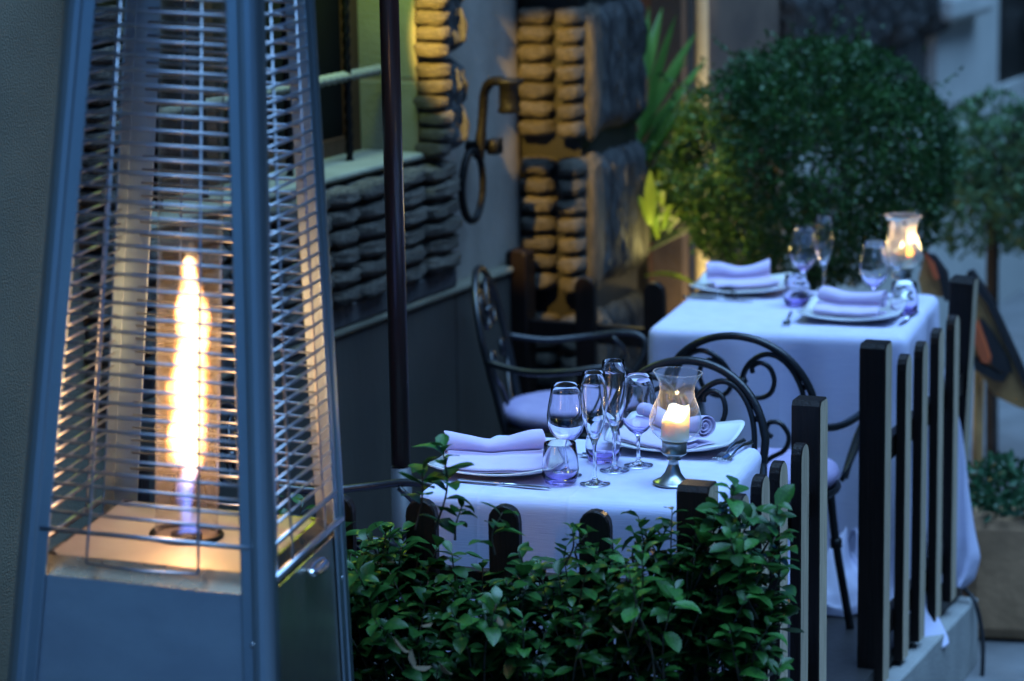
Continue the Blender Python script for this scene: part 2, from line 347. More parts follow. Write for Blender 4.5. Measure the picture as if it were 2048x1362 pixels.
fbox('wall', M['plaster'], -1.84, -.25, 0, .4, .80, 1.205)
fbox('wall', M['plaster'], -1.84, -.25, 0, .4, 2.7, 4.2)
fbox('wall', M['plaster_warm'], -.25, .43, 0, .4, .80, 4.2)
for x0, x1 in ((-1.835,-1.2),(-1.195,-.1),(-.094,.43)): fbox('plinth', M['plinth'], x0, x1, -.035, .4, -.3, .775, bevel=.006)
fbox('ledge', M['plaster'], -1.84, .43, -.048, .02, .777, .80, bevel=.010)
# the window recess
win = fbox('window', M['pane'], -1.84, -.25, .22, .24, 1.21, 2.7); 
fbox('frame', M['door'], -1.84, -.25, .19, .218, 1.21, 1.27, parent=win); fbox('frame', M['door'], -.31, -.25, .19, .218, 1.27, 2.7, parent=win); fbox('frame', M['door'], -1.13, -1.05, .19, .218, 1.27, 2.7, parent=win)
for z0, z1 in ((1.208,1.43),(1.436,1.80),(1.806,2.2),(2.206,2.7)): fbox('reveal_block', M['reveal'], -.252, -.10, .003, .219, z0, z1, bevel=.006)
fbox('sill', M['reveal'], -1.84, -.25, -.03, .19, 1.205, 1.225, bevel=.008)
def twisted(p, q, r, n=40, tw=14):
    p, q = Vector(p), Vector(q); b = MB(); d = (q-p).normalized(); u = d.orthogonal().normalized(); v = d.cross(u); vs = []; f = []
    for i in range(n):
        t = i/(n-1); c = p.lerp(q, t); a0 = t*tw
        for k in range(4):
            a = a0+k*math.pi/2; vs.append(c+(u*math.cos(a)+v*math.sin(a))*r)
    f = [(i*4+k, i*4+(k+1) % 4, (i+1)*4+(k+1) % 4, (i+1)*4+k) for i in range(n-1) for k in range(4)]
    return b.add(vs, f)
gy = .09
for x in (-1.72,-1.50,-1.28,-1.06,-.84,-.62):
    xx = x if x != -.62 else fpix(696, 200, gy)[0]
    twisted((xx, gy, 1.226), (xx, gy, 2.7), .013, 60, 60).build('grille_bar', M['iron_old'], fac)
z_h = fpix(700, 152, gy)[2]
twisted((-1.84, gy, z_h), (-.25, gy, z_h), .018, 90, 70).build('grille_bar', M['reveal'], fac)
# ribbed stones: columns of bars under the window and quoins
def rib_col(x0, x1, y0, y1, z0, z1, n, dep=None):
    h = (z1-z0)/n
    for i in range(n):
        o = link('stone', random.choice(STONES), fac, ((x0+x1)/2+random.uniform(-.004,.004), (y0+y1)/2+random.uniform(-.005,.005), z0+h*(i+.5)), (random.uniform(-.05,.05), random.uniform(-.04,.04), random.uniform(-.05,.05)), ((x1-x0)*1.0, (y1-y0), h*.97))
xs = [-1.84,-1.73,-1.58,-1.42,-1.22,-1.05,-.885,-.735,-.55,-.33,-.115]
for a, c in zip(xs, xs[1:]): rib_col(a+.004, c-.004, -.085, .05, .865, 1.195-(.004 if a > -.4 else 0), 6)
fbox('stone_band', M['stone_dark'], -1.96, -.10, -.045, .0, .80, .863, bevel=.01)
for z0, z1 in ((1.21,1.485),(1.50,1.78),(1.80,2.1)):
    rib_col(-.275, -.205, -.10, .0, z0, z1, 6)
    link('stone_block', random.choice(REEDS), fac, (-.15, -.02, (z0+z1)/2), scale=(.15, .10, (z1-z0)))
for z0, z1 in ((.865,1.19),(1.21,1.485),(1.50,1.78),(1.80,2.1)): rib_col(-1.99, -1.85, -.085, .02, z0, z1, 6)
# the projecting corner pier
fbox('pier', M['black'], .46, .90, -.20, .35, -.3, 4.2)  # core coloured black so the gaps between the stones read as shade
for z0, z1 in ((.20,.63),(.70,1.13),(1.19,1.60),(1.66,2.08),(2.14,2.56)):
    n = 7; h = (z1-z0)/n
    for i in range(n):
        for (ya, yb, xo) in ((-.118,-.005,.0),(-.222,-.145,-.015)):
            link('stone', random.choice(STONES), fac, (.455+xo+random.uniform(-.004,.004), (ya+yb)/2, z0+h*(i+.5)), (random.uniform(-.05,.05), random.uniform(-.04,.04), random.uniform(-.04,.04)), (.13, yb-ya, h*.90))
    link('stone', STONES[0], fac, (.50, -.212, (z0+z1)/2), scale=(.10, .07, (z1-z0)*1.02))
    for k, (xa, xb) in enumerate(((.47,.62),(.62,.77),(.77,.92))):
        link('stone_block', REEDS[k], fac, ((xa+xb)/2, -.185, (z0+z1)/2), scale=(xb-xa, .085, (z1-z0)*1.03))
        o = link('stone', STONES[(k*2+1) % 6], fac, ((xa+xb)/2, -.16, (z0+z1)/2), scale=(xb-xa-.004, .09, (z1-z0)*1.0))
# behind the palm and the bush: door, warm wall, second window, pale pilaster
fbox('door', M['door'], .90, 1.78, .12, .16, -.3, 4.2)
fbox('wall', M['plaster_brown'], 1.78, 2.78, 0, .4, -.3, 4.2)
fbox('plinth', M['pale_plaster'], 2.78, 12, -.02, .4, -.3, .80)  # same plinth farther on, the stronger sky light put into a paler colour
fbox('wall', M['stone_dark'], 2.78, 4.75, 0.02, .4, .80, 4.2)
for i, x in enumerate(np.arange(2.8, 4.7, .17)):
    zb = 1.12 + .04*math.sin(i*2.1)
    link('stone_block', REEDS[i % 3], fac, (x+.085, .0, zb+.2), scale=(.155, .10, .30)); 
    link('stone_block', REEDS[(i+1) % 3], fac, (x+.085, .0, zb+.54), scale=(.155, .10, .32))
fbox('window', M['pane'], 3.3, 4.3, -.02, .018, 1.9, 3.4)
fbox('wall', M['pale_plaster'], 4.75, 5.75, -.03, .4, .80, 4.2)
fbox('capital', M['pale_plaster'], 4.70, 5.35, -.12, -.032, 1.20, 1.33, bevel=.03)
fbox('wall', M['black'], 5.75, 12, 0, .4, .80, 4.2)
for z in (1.05, 1.5): 
    link('stone', STONES[1], fac, (6.35, -.08, z), scale=(.16, .12, .16)).data = stone_mesh('stone', 3, M['pale_plaster'])
b = MB(); b.tube([(1.84,-.05,-.3),(1.84,-.05,4.2)], .026, 12); 
for z in (.9, 1.9, 3): b.tube([(1.84,-.05,z-.015),(1.84,-.05,z+.015)], .031, 12)
pipe = b.build('downpipe', mat('cream_paint', (.62,.57,.42), (.52,.47,.35), .5, scale=10)); pipe.location = FO; pipe.rotation_euler = (0,0,math.pi/2-FA)
tag(pipe, 'cream painted downpipe lit from below between the palm and the round bush', 'downpipe')
# street lamps' and garden spots' own light (fittings stand outside the frame)
def spot(name, loc, to, e, c, cone, size=.05, blend=.4):
    l = bpy.data.lights.new(name, 'SPOT'); l.energy = e; l.color = c; l.spot_size = R_(cone); l.spot_blend = blend; l.shadow_soft_size = size
    o = bpy.data.objects.new(name, l); col.objects.link(o); o.location = loc; o.rotation_euler = (Vector(to)-Vector(loc)).to_track_quat('-Z','Y').to_euler(); return o
def point(name, loc, e, c, size=.03):
    l = bpy.data.lights.new(name, 'POINT'); l.energy = e; l.color = c; l.shadow_soft_size = size
    o = bpy.data.objects.new(name, l); col.objects.link(o); o.location = loc; return o
spot('wall_spot_light', fl(-1.0, -.25, 2.10), fl(.46, -.17, 1.13), 115, (1, .64, .12), 29, .012, .35)
point('garden_spot_light', fl(1.66, -.30, .30), 4, (1, .72, .28), .05)
spot('pipe_spot_light', fl(1.74, -.34, -.1), fl(1.83, -.05, 1.35), 38, (1, .80, .42), 24, .02, .8)
point('garden_lamp_light', D(1312, 490, 8.85), 0.4, (1, .80, .25), .03)
point('window_light', fl(-.62, .03, 1.95), 4.0, (.55, .85, .06), .08)

# iron torch holder on the plaster
def fp(px, py, yo): x, y, z = fpix(px, py, yo); return Vector((x, y, z))
hk = empty('iron_torch_holder', FO, math.pi/2-FA); tag(hk, 'black wrought iron torch holder with hanging ring on the plaster wall', 'torch holder')
c_ = fp(945, 372, -.07)
b = MB(); b.tube([(c_.x+.070*math.sin(a)+.004*math.cos(a), -.07, c_.z+.105*math.cos(a)) for a in np.linspace(0, 2*math.pi, 33)[:-1]], .0115, 8, closed=True); b.build('ring', M['iron_old'], hk)
b = MB(); b.tube(spline([fp(957,318,-.07), fp(962,270,-.075), fp(966,220,-.08), fp(969,185,-.09), fp(980,166,-.12), fp(1000,162,-.16), fp(1015,172,-.19)], 5), [.018]*6+[.015]*25, 8); b.build('stem', M['iron_old'], hk)
b = MB(); p = fp(975, 292, -.07); b.tube([(p.x, 0, p.z), (p.x, -.09, p.z)], .014, 8); b.box((p.x, -.095, p.z), (.05,.03,.045)); b.build('wall_bolt', M['iron_old'], hk)
p = fp(1018, 192, -.19); b = MB(); b.lathe([(.0,-.05),(.030,-.05),(.036,-.045),(.030,-.03),(.030,.03),(.045,.04),(.045,.05),(.036,.05),(.026,.03),(.024,-.02),(0,-.02)], 20, p); b.build('cup', M['iron_old'], hk)

# ------------------------------------------------------------------ fences
def picket_mesh(wd, th, h, name, m, post=False, twotone=False):
    """local x across the wide face, y thickness, top rounded (picket) or chamfered (post); second material on the -y... outward (+y) face"""
    pr = []
    if post: pr = [(-wd/2, 0), (-wd/2, h-.012), (-wd/2+.010, h), (wd/2-.010, h), (wd/2, h-.012), (wd/2, 0)]
    else:
        for a in np.linspace(math.pi, 0, 9): pr.append((wd/2*math.cos(a), h-.038+.038*math.sin(a)**.9))
        pr = [(-wd/2, 0)] + pr + [(wd/2, 0)]
    n = len(pr); ch = .003
    b = MB(); f = []
    ring = []
    def inset(i, k):
        x, z = pr[i]; cx, cz = 0, h*.5
        return (x*(1-k*2/wd), z - (k if z > 0 else 0))
    rows = [(-th/2, ch), (-th/2+ch, 0), (th/2-ch, 0), (th/2, ch)]
    v = []
    for y, k in rows:
        for i in range(n):
            x, z = inset(i, k); v.append((x, y, z))
    for r in range(3):
        for i in range(n): f.append((r*n+i, r*n+(i+1) % n, (r+1)*n+(i+1) % n, (r+1)*n+i))
    f.append(tuple(range(n))[::-1]); f.append(tuple(3*n+i for i in range(n)))
    b.add(v, f); me = b.mesh(name, [m, M['wood_pale']], smooth=False)
    if twotone:
        for p in me.polygons:
            if len(p.vertices) == n and p.normal.y > .9: p.material_index = 1
    me['h'] = h
    return me
P_dark = picket_mesh(.068, .026, .80, 'picket', M['wood_dark']); P_two = picket_mesh(.068, .026, .80, 'picket', M['wood_dark'], twotone=True)
S_dark = picket_mesh(.07, .07, .86, 'post', M['wood_dark'], post=True); S_two = picket_mesh(.07, .07, .86, 'post', M['wood_dark'], post=True, twotone=True)
def fence(name, label, p0, d, posts, pickets, L, out, two, zb=-.02, ztop=0, group='brown picket fences round the terrace'):
    """d: direction along, out: outward normal"""
    f_ = empty(name, (p0.x, p0.y, zb), math.atan2(out.y, out.x)-math.pi/2)      # local +y outward
    tag(f_, label, 'fence', group)
    loc = lambda t: ((d*t).dot(Vector((out.y, -out.x, 0))), 0)
    for t in posts: link('post', S_two if two else S_dark, f_, (loc(t)[0], 0, 0), scale=(1,1,(.85-zb+ztop)/.86))
    for t in pickets: link('picket', P_two if two else P_dark, f_, (loc(t)[0], .03, .03+random.uniform(-.004,.004)), (0, random.uniform(-.008,.008), 0), (1,1,(.785-zb-.03+ztop)/.80))
    for z in (.14, .62):
        b = MB(); x0, x1 = loc(L[0])[0], loc(L[1])[0]; b.box(((x0+x1)/2, 0, z), (abs(x1-x0), .028, .06)); b.build('rail', M['wood_dark'], f_, smooth=False, bevel=.003)
    return f_
fd = (Vector((.176, 5.517, 0))-Vector((-.012, 5.58, 0))).normalized()   # to the right along the front fence
fence('picket_fence', 'dark picket fence in front of the near table, behind the leafy hedge', PA, -fd, [1.30], [.212,.405,.60,.79,.98,1.15], (.035, 1.265), Vector((-fd.y*-1, -fd.x, 0)).normalized() if False else Vector((fd.y, -fd.x, 0)).normalized(), False)
fence('picket_fence', 'dark picket fence with pale outer faces at the right of the near table', PA, (PB-PA).normalized(), [0, (PB-PA).length], [.19,.345,.49,.655], (.035, (PB-PA).length-.035), sn, True)
f3 = fence('picket_fence', 'dark picket fence with pale outer faces on the kerb beside the far table', PC, (PD-PC).normalized(), [0, (PD-PC).length], [.18,.365,.56,.75], (.035, (PD-PC).length-.035), sn, True, zb=-.08)
ps_ = [o for o in bpy.data.objects if o.parent == f3 and o.name.startswith('post')]; ps_.sort(key=lambda o: o.location.x*0 + (o.location.x)**2); pe = ps_[-1]
# the far post has sunk: its foot stands a little inwards
lean = R_(2.6); pe.rotation_euler = (lean*-1, 0, 0); pe.location.y -= .85*math.sin(lean)
pbk = [F(1040,492,.86), F(1192,535,.80), F(1336,545,.80)]
bd = (pbk[2]-pbk[1]); bd.z = 0; bd.normalize(); p0 = Vector((pbk[0].x, pbk[0].y, 0)); p1 = Vector((pbk[1].x, pbk[1].y, 0))
t1 = (p1-p0).length; 
fence('picket_fence', 'dark picket fence behind the far table, across from the wall to the corner post', p0, bd, [0], [t1, t1+.235, t1+.47, t1+.70], (.035, 1.16), Vector((bd.y, -bd.x, 0)), False)

# ------------------------------------------------------------------ tables and cloths
TR = R_(-16.5)
def table(name, label, cx, cy, wx, wy):
    t = empty(name, (cx, cy, -.02), TR); tag(t, label, 'table', 'square dining tables under cloths')
    b = MB(); b.box((0,0,.752), (wx-.02, wy-.02, .025)); b.build('tabletop', M['wood_dark'], t, smooth=False)
    for sx in (-1,1):
        for sy in (-1,1):
            b = MB(); b.tube([(sx*(wx/2-.07), sy*(wy/2-.07), 0), (sx*(wx/2-.07), sy*(wy/2-.07), .74)], .018, 10); b.build('leg', M['iron'], t)
    return t
def cloth(name, label, cx, cy, wx, wy, drops, seed, fold=.012, flare=(0,0,0,0), group='lilac white tablecloths'):
    """drops: front, right, back, left drop; flare: extra throw of corners fr, br, bl, fl"""
    NU, NR = 144, 30; rc = .028
    pts = []; nrm = []; dr = []; cf = []
    hx, hy = wx/2, wy/2
    per = 2*(wx+wy)
    def edge(s):       # perimeter starting front-left going right
        s = s % per
        if s < wx: return Vector((-hx+s, -hy)), Vector((0,-1)), 0, s/wx
        s -= wx
        if s < wy: return Vector((hx, -hy+s)), Vector((1,0)), 1, s/wy
        s -= wy
        if s < wx: return Vector((hx-s, hy)), Vector((0,1)), 2, s/wx
        s -= wx
        return Vector((-hx, hy-s)), Vector((-1,0)), 3, s/wy
    b = MB(); V = []
    r_ = random.Random(seed); ph = [r_.uniform(0,6.28) for _ in range(6)]
    ring0 = []
    cols_ = []
    for i in range(NU):
        p, n, sd, t = edge(per*(i+.5)/NU)
        cn = min(t, 1-t)*(wx if sd % 2 == 0 else wy)      # distance to nearest corner
        ci = sd if t > .5 else (sd-1) % 4                 # corner index: 0 fr, 1 br, 2 bl, 3 fl
        k = math.exp(-(cn/.055)**2); 
        nd = edge(per*(i+.5)/NU + (.12 if t > .5 else -.12))[1] if cn < .12 else n
        dg = (n*(1-.5*k) + Vector((math.copysign(1, p.x), math.copysign(1, p.y)))*.5*k).normalized()
        # round the plan corner
        q = Vector(p)
        c0 = Vector((math.copysign(hx-.03, p.x), math.copysign(hy-.03, p.y)))
        if abs(p.x) > hx-.03 and abs(p.y) > hy-.03:
            dd = (p-c0); q = c0 + dd.normalized()*.03
        drop = drops[sd]; dnb = drops[(sd+1) % 4 if t > .5 else (sd-1) % 4]
        wgt = .5*math.exp(-(cn/.08)**2); drop = drop*(1-wgt)+dnb*wgt + .10*k
        cols_.append((q, dg, drop, k, ci, per*(i+.5)/NU))
    for j in range(NR):
        for (q, dg, drop, k, ci, s) in cols_:
            if j < 5:                        # rolled edge
                a = j/4*math.pi/2; off = (math.sin(a)-1)*rc; z = -(1-math.cos(a))*rc
                V.append((q.x+dg.x*off, q.y+dg.y*off, z))
            else:
                t = (j-4)/(NR-5); zz = rc + (drop-rc)*t
                wv = (math.sin(s*17+ph[0])*.5+math.sin(s*31+ph[1])*.3+math.sin(s*53+ph[2])*.2)*fold*t**.8*(1-k*.5)
                out = .012*t + .05*max(0, t-.85)/.15*(fold > .02) + wv + k*(.05+flare[ci])*t**1.2 + (k*.012*math.sin(t*9+ph[3]))
                z = -zz + k*.01*math.sin(s*40)
                V.append((q.x+dg.x*out, q.y+dg.y*out, z))
    f = [(j*NU+i, (j+1)*NU+i, (j+1)*NU+(i+1) % NU, j*NU+(i+1) % NU) for j in range(NR-1) for i in range(NU)]
    # top cap: inner rings to the centre
    base = len(V); RR = 8
    for r in range(1, RR):
        k = 1-r/RR
        for i in range(NU):
            x, y, z = V[i]; V.append((x*k, y*k, .0008*math.sin(x*40)*math.sin(y*33)*k))
    cidx = len(V); V.append((0,0,0))
    prev = list(range(NU))
    for r in range(1, RR):
        cur = [base+(r-1)*NU+i for i in range(NU)]
        f += [(prev[i], prev[(i+1) % NU], cur[(i+1) % NU], cur[i]) for i in range(NU)]; prev = cur
    f += [(prev[i], prev[(i+1) % NU], cidx) for i in range(NU)]
    b.add(V, f); o = b.build(name, M['cloth'], loc=(cx, cy, .75), rot=(0,0,TR), sub=1, solid=.0012)
    return tag(o, label, 'tablecloth', group)
T1 = (.182, 6.045); T2 = (.838, 7.925)
table('dining_table', 'square table hidden under the near cloth', *T1, .64, .56)
table('dining_table', 'square table hidden under the far cloth', *T2, .72, .66)
cloth('tablecloth', 'lilac white linen tablecloth on the near table behind the hedge', *T1, .665, .585, (.70,.62,.16,.50), 3, .010)
cloth('tablecloth', 'pale lilac tablecloth falling in folds from the far table', *T2, .745, .69, (.765,.765,.55,.70), 11, .045, flare=(.05,.07,.03,.06))
def swag():
    # the loose corner of the far cloth, spread over the terrace edge behind the last picket
    b = MB(); top = [(1900,800),(1912,800),(1918,802)]
    rows = [((1898,790),(1906,790)), ((1896,850),(1922,850)), ((1894,920),(1932,920)), ((1892,990),(1938,980)), ((1890,1060),(1950,1060)), ((1888,1110),(1962,1115)), ((1890,1150),(1950,1158)), ((1900,1172),(1928,1178))]
    def fn(u, v):
        k = v*(len(rows)-1); i = min(int(k), len(rows)-2); t = k-i
        a = Vector(rows[i][0]).lerp(Vector(rows[i+1][0]), t); c = Vector(rows[i][1]).lerp(Vector(rows[i+1][1]), t); p = a.lerp(c, u)
        return D(p.x, p.y, 7.775 - .045*math.sin(u*math.pi)*v + .014*math.sin(u*10+v*5)*v)
    b.grid(fn, 12, 22); return b
bb = swag()
o = bb.build('cloth_corner', M['cloth'], solid=.0015, sub=1)
tc2 = [x for x in bpy.data.objects if x.name.startswith('tablecloth')][-1]
o.parent = tc2; bpy.context.view_layer.update(); o.matrix_parent_inverse = Matrix.Translation(tc2.location).inverted() if False else (Matrix.Translation(tc2.location) @ Matrix.Rotation(TR, 4, 'Z')).inverted()

# the far cloth is too long: its hem lies bunched on the floor by the chair leg
bm_ = MB(); bc_ = F(1668, 1215, .0)
def bunch(u, v):
    a = u*2*math.pi; r = (.02+.15*math.sin(min(1, v*1.1)*math.pi/2))*(1+.18*math.sin(a*3+1)); h = .17*(1-v)**1.3*(1+.25*math.sin(a*2))
    n = mnoise.noise(Vector((math.cos(a)*2.2, math.sin(a)*2.2, v*3)))*.05 + mnoise.noise(Vector((math.cos(a)*5, math.sin(a)*5, v*6)))*.025
    return (bc_.x+.05+r*math.cos(a)*1.0, bc_.y+.10+r*math.sin(a)*.7, max(-.018, h+n*(1-v*.6)-.012))
bm_.grid(bunch, 56, 18, closed_u=True)
o = bm_.build('hem', M['cloth'], sub=1); o.parent = tc2; o.matrix_parent_inverse = (Matrix.Translation(tc2.location) @ Matrix.Rotation(TR, 4, 'Z')).inverted()

# ------------------------------------------------------------------ chairs
def make_chair(label, arms=True):
    c = empty('iron_chair'); tag(c, label, 'chair', 'black wrought iron chairs with scrolled backs')
    b = MB(); b.tube([(.2*math.cos(a), .2*math.sin(a), .435) for a in np.linspace(0, 2*math.pi, 33)[:-1]], .011, 8, closed=True)
    b.lathe([(0,.43),(.19,.43),(.19,.438),(0,.438)], 32); b.build('seat_frame', M['iron'], c)
    b = MB(); b.lathe([(0,.440),(.17,.440),(.195,.448),(.208,.468),(.200,.488),(.17,.497),(.08,.502),(0,.503)], 40); b.build('cushion', M['cushion'], c)
    for sx in (-1,1):
        b = MB(); b.tube(spline([(sx*.15,.13,.435),(sx*.165,.15,.25),(sx*.20,.18,0)]), .012, 8); b.tube([(sx*.165,.15,.26),(sx*.166,.151,.235)], .017, 8); b.build('leg', M['iron'], c)
        b = MB(); b.tube(spline([(sx*.15,-.13,.435),(sx*.165,-.16,.25),(sx*.20,-.22,0)]), .012, 8); b.build('leg', M['iron'], c)
    def bk(u, v): # v below apex; the back leans
        z = .895-v; return (u, -.17-.10*(.46-min(v,.46))/.46, z)
    out = [bk(-.165,.47), bk(-.19,.34)] + [bk(-.205*math.cos(a), .20-.20*math.sin(a)) for a in np.linspace(0, math.pi, 17)] + [bk(.19,.34), bk(.165,.47)]
    b = MB(); b.tube(spline(out, 3), .0105, 8); b.build('back_frame', M['iron'], c)
    for s in (-1,1):
        b = MB()
        b.tube(spline([bk(s*x, y) for x, y in ((.012,.135),(.020,.10),(.045,.065),(.085,.045),(.125,.058),(.158,.10),(.176,.16),(.178,.24),(.165,.33),(.13,.45))], 4), .0075, 8)
        b.tube(spline([bk(s*x, y) for x, y in ((.012,.112),(.022,.15),(.05,.168),(.085,.155),(.100,.12),(.092,.085),(.068,.070),(.045,.08),(.043,.098))], 4), .0068, 8)
        b.tube([bk(s*.178,.13), bk(s*.196,.125)], .008, 8)
        p = Vector(bk(s*.015,.122)); b.tube([p+Vector((0,0,-.011)), p, p+Vector((0,0,.011))], [.009,.015,.009], 8)
        # lower scroll of the back, rising from the seat
        b.tube(spline([bk(s*x, y) for x, y in ((.0,.47),(.03,.40),(.07,.34),(.115,.31),(.13,.27),(.11,.235),(.08,.235),(.07,.26),(.085,.275))], 4), .0068, 8)
        b.build('back_scroll', M['iron'], c)
        if arms:
            b = MB(); b.tube(spline([bk(s*.203,.24), (s*.235,-.10,.635), (s*.262,.02,.642), (s*.262,.12,.655), (s*.25,.19,.645), (s*.235,.20,.60), (s*.215,.16,.53), (s*.20,.10,.445)], 5), .0105, 8)
            b.tube(spline([(s*.252,.10,.645),(s*.25,.14,.60),(s*.235,.12,.54),(s*.205,.05,.45)], 4), .007, 8)
            b.build('armrest', M['iron'], c)
    return c
def place(c, x, y, rz, z=-.02): c.location = (x, y, z); c.rotation_euler = (0,0,rz)
apA = F(1468, 668, .88); apB = F(1378, 717, .88)
ya = R_(-21)
chA = make_chair('black iron armchair with its scrolled back to the camera, drawn up to the far table')
def put_apex(c, ap, ang):
    d = Vector((-math.sin(ang), math.cos(ang))); place(c, ap.x+.27*d.x, ap.y+.27*d.y, ang)
put_apex(chA, apA, ya)
reindex()
chB = copy_tree(chA); tag(chB, 'black iron chair tucked behind the near table, its scrolled back rising above the candle'); put_apex(chB, apB, ya+math.pi)
chC = copy_tree(chA); tag(chC, 'black iron armchair seen side on against the wall, left of the far table'); place(chC, .17, 7.97, R_(-98))
chD = copy_tree(chA); tag(chD, 'black iron armchair left of the near table, half hidden by heater and hedge'); place(chD, -.42, 6.16, R_(-100))

# ------------------------------------------------------------------ tableware
TZ = .7515
def on(px, py): p = F(px, py, TZ); return Vector((p.x, p.y, TZ))
def lathe_glass(name, outer, inner, n=48): 
    b = MB(); b.lathe(outer+inner[::-1], n); return b.mesh(name, M['glass'])
def wine_mesh():
    o = [(0,.0),(.030,.0),(.0335,.0012),(.033,.0022),(.022,.0045),(.008,.009),(.0045,.018),(.0038,.045),(.0042,.066),(.008,.074),(.020,.083),(.032,.100),(.0385,.120),(.0395,.138),(.0365,.162),(.0315,.190),(.0288,.208)]
    i = [(0,.079),(.008,.080),(.019,.0875),(.0305,.103),(.0372,.121),(.0383,.138),(.0355,.161),(.0306,.189),(.0280,.208)]
    b = MB(); b.lathe([(r*(1.1 if z > .06 else 1), z) for r, z in o + [(.0284,.2087)] + i[::-1]], 48); return b.mesh('wine_glass', M['glass_wine'])
def flute_mesh():
    o = [(0,0),(.030,0),(.034,.0012),(.0335,.0022),(.020,.0045),(.007,.010),(.0042,.02),(.0036,.06),(.0042,.085),(.008,.098),(.016,.115),(.025,.145),(.0295,.175),(.030,.195),(.0275,.225),(.0250,.252)]
    i = [(0,.104),(.006,.107),(.0148,.120),(.0238,.147),(.0284,.175),(.029,.195),(.0266,.225),(.0242,.252)]
    b = MB(); b.lathe(o + [(.0246,.2527)] + i[::-1], 48); return b.mesh('champagne_flute', M['glass'])
def tumbler_mesh():
    o = [(0,0),(.026,0),(.034,.004),(.0405,.020),(.0415,.036),(.039,.060),(.0355,.092)]
    i = [(0,.012),(.022,.010),(.032,.014),(.0388,.026),(.0399,.038),(.0376,.060),(.0344,.092)]
    b = MB(); b.lathe(o + [(.035,.0927)] + i[::-1], 48); return b.mesh('tumbler', M['glass_tumbler'])
GW, GF, GT = wine_mesh(), flute_mesh(), tumbler_mesh()
def ware(name, me, p, label, cat, group): return tag(link(name, me, None, p, (0,0,random.uniform(0,6))), label, cat, group)
G1, G2 = 'stem glasses and tumblers on the near table', 'stem glasses and tumblers on the far table'
ware('wine_glass', GW, on(1134, 951), 'leftmost wine glass of the near table, standing behind the front tumbler', 'wine glass', G1)
ware('champagne_flute', GF, on(1190, 968), 'slim clear flute standing nearest the front cloth edge, right of the front tumbler', 'flute', G1)
ware('champagne_flute', GF, on(1229, 941), 'tallest looking flute in the middle of the near table, against the dark', 'flute', G1)
ware('wine_glass', GW, on(1277, 931), 'wine glass with violet bowl bottom nearest the candle on the near table', 'wine glass', G1)
ware('tumbler', GT, on(1121, 967), 'violet based tumbler in front, beside the knife of the near left plate', 'tumbler', G1)
ware('tumbler', GT, on(1207, 923), 'violet based tumbler half hidden behind the two flutes of the near table', 'tumbler', G1)
ware('wine_glass', GW, on(1607, 590), 'wine glass with violet bottom behind the left tumbler of the far table', 'wine glass', G2)
ware('champagne_flute', GF, on(1647, 598), 'flute with an orange glint on its rim in the middle of the far table', 'flute', G2)
ware('tumbler', GT, on(1594, 612), 'tumbler between the two plates of the far table', 'tumbler', G2)
ware('wine_glass', GW, on(1748, 625), 'wine glass with violet bottom left of the glowing lantern on the far table', 'wine glass', G2)
ware('champagne_flute', GF, on(1792, 610), 'flute standing right before the glowing lantern of the far table', 'flute', G2)
ware('tumbler', GT, on(1808, 628), 'tumbler in front of the glowing lantern near the far table edge', 'tumbler', G2)

# plates
def plate_mesh(w_, lift):
    b = MB(); N = 25; h = w_/2
    def sq(u, v):     # map square to softly rounded square
        x, y = u*2-1, v*2-1; e = 9
        m_ = max(abs(x), abs(y)); 
        if m_ == 0: return 0, 0, 0
        L = (abs(x)**e+abs(y)**e)**(1/e); k = m_/L
        return x*k, y*k, m_
    def top(u, v):
        x, y, m_ = sq(u, v); c = (abs(x)*abs(y))**2
        z = .012 + .003*(m_**3) + lift*c + .006*max(0, (m_-.7)/.3)**2
        return (x*h, y*h, z)
    b.grid(top, N, N)
    n0 = len(b.v)
    def bot(u, v):
        x, y, z = top(v, u); return (x, y, z-.0045)
    b.grid(bot, N, N)
    # rim strip
    def idx(i, j): return j*N+i
    per_ = [(i,0) for i in range(N-1)]+[(N-1,j) for j in range(N-1)]+[(i,N-1) for i in range(N-1,0,-1)]+[(0,j) for j in range(N-1,0,-1)]
    for k in range(len(per_)):
        a, c = per_[k], per_[(k+1) % len(per_)]
        b.f.append((idx(*a), n0+idx(a[1], a[0]), n0+idx(c[1], c[0]), idx(*c)))
    b.lathe([(h*.50,0),(h*.56,0),(h*.60,.0095),(h*.46,.0095)], 40)
    return b.mesh('plate', M['china'])
PM = plate_mesh(.285, .020)
plates = []
for (px, py, rz, lab) in ((1003, 936, -16, 'square white plate with a rolled napkin at the left of the near table'), (1350, 889, -18, 'square white plate with upturned corner behind the candle of the near table'),
                          (1484, 580, -16, 'square white plate at the back left of the far table'), (1704, 634, -18, 'square white plate at the front right of the far table')):
    p = on(px, py); pl = tag(link('plate', PM, None, p, (0,0,R_(rz))), lab, 'plate', 'square white plates'); plates.append(pl)
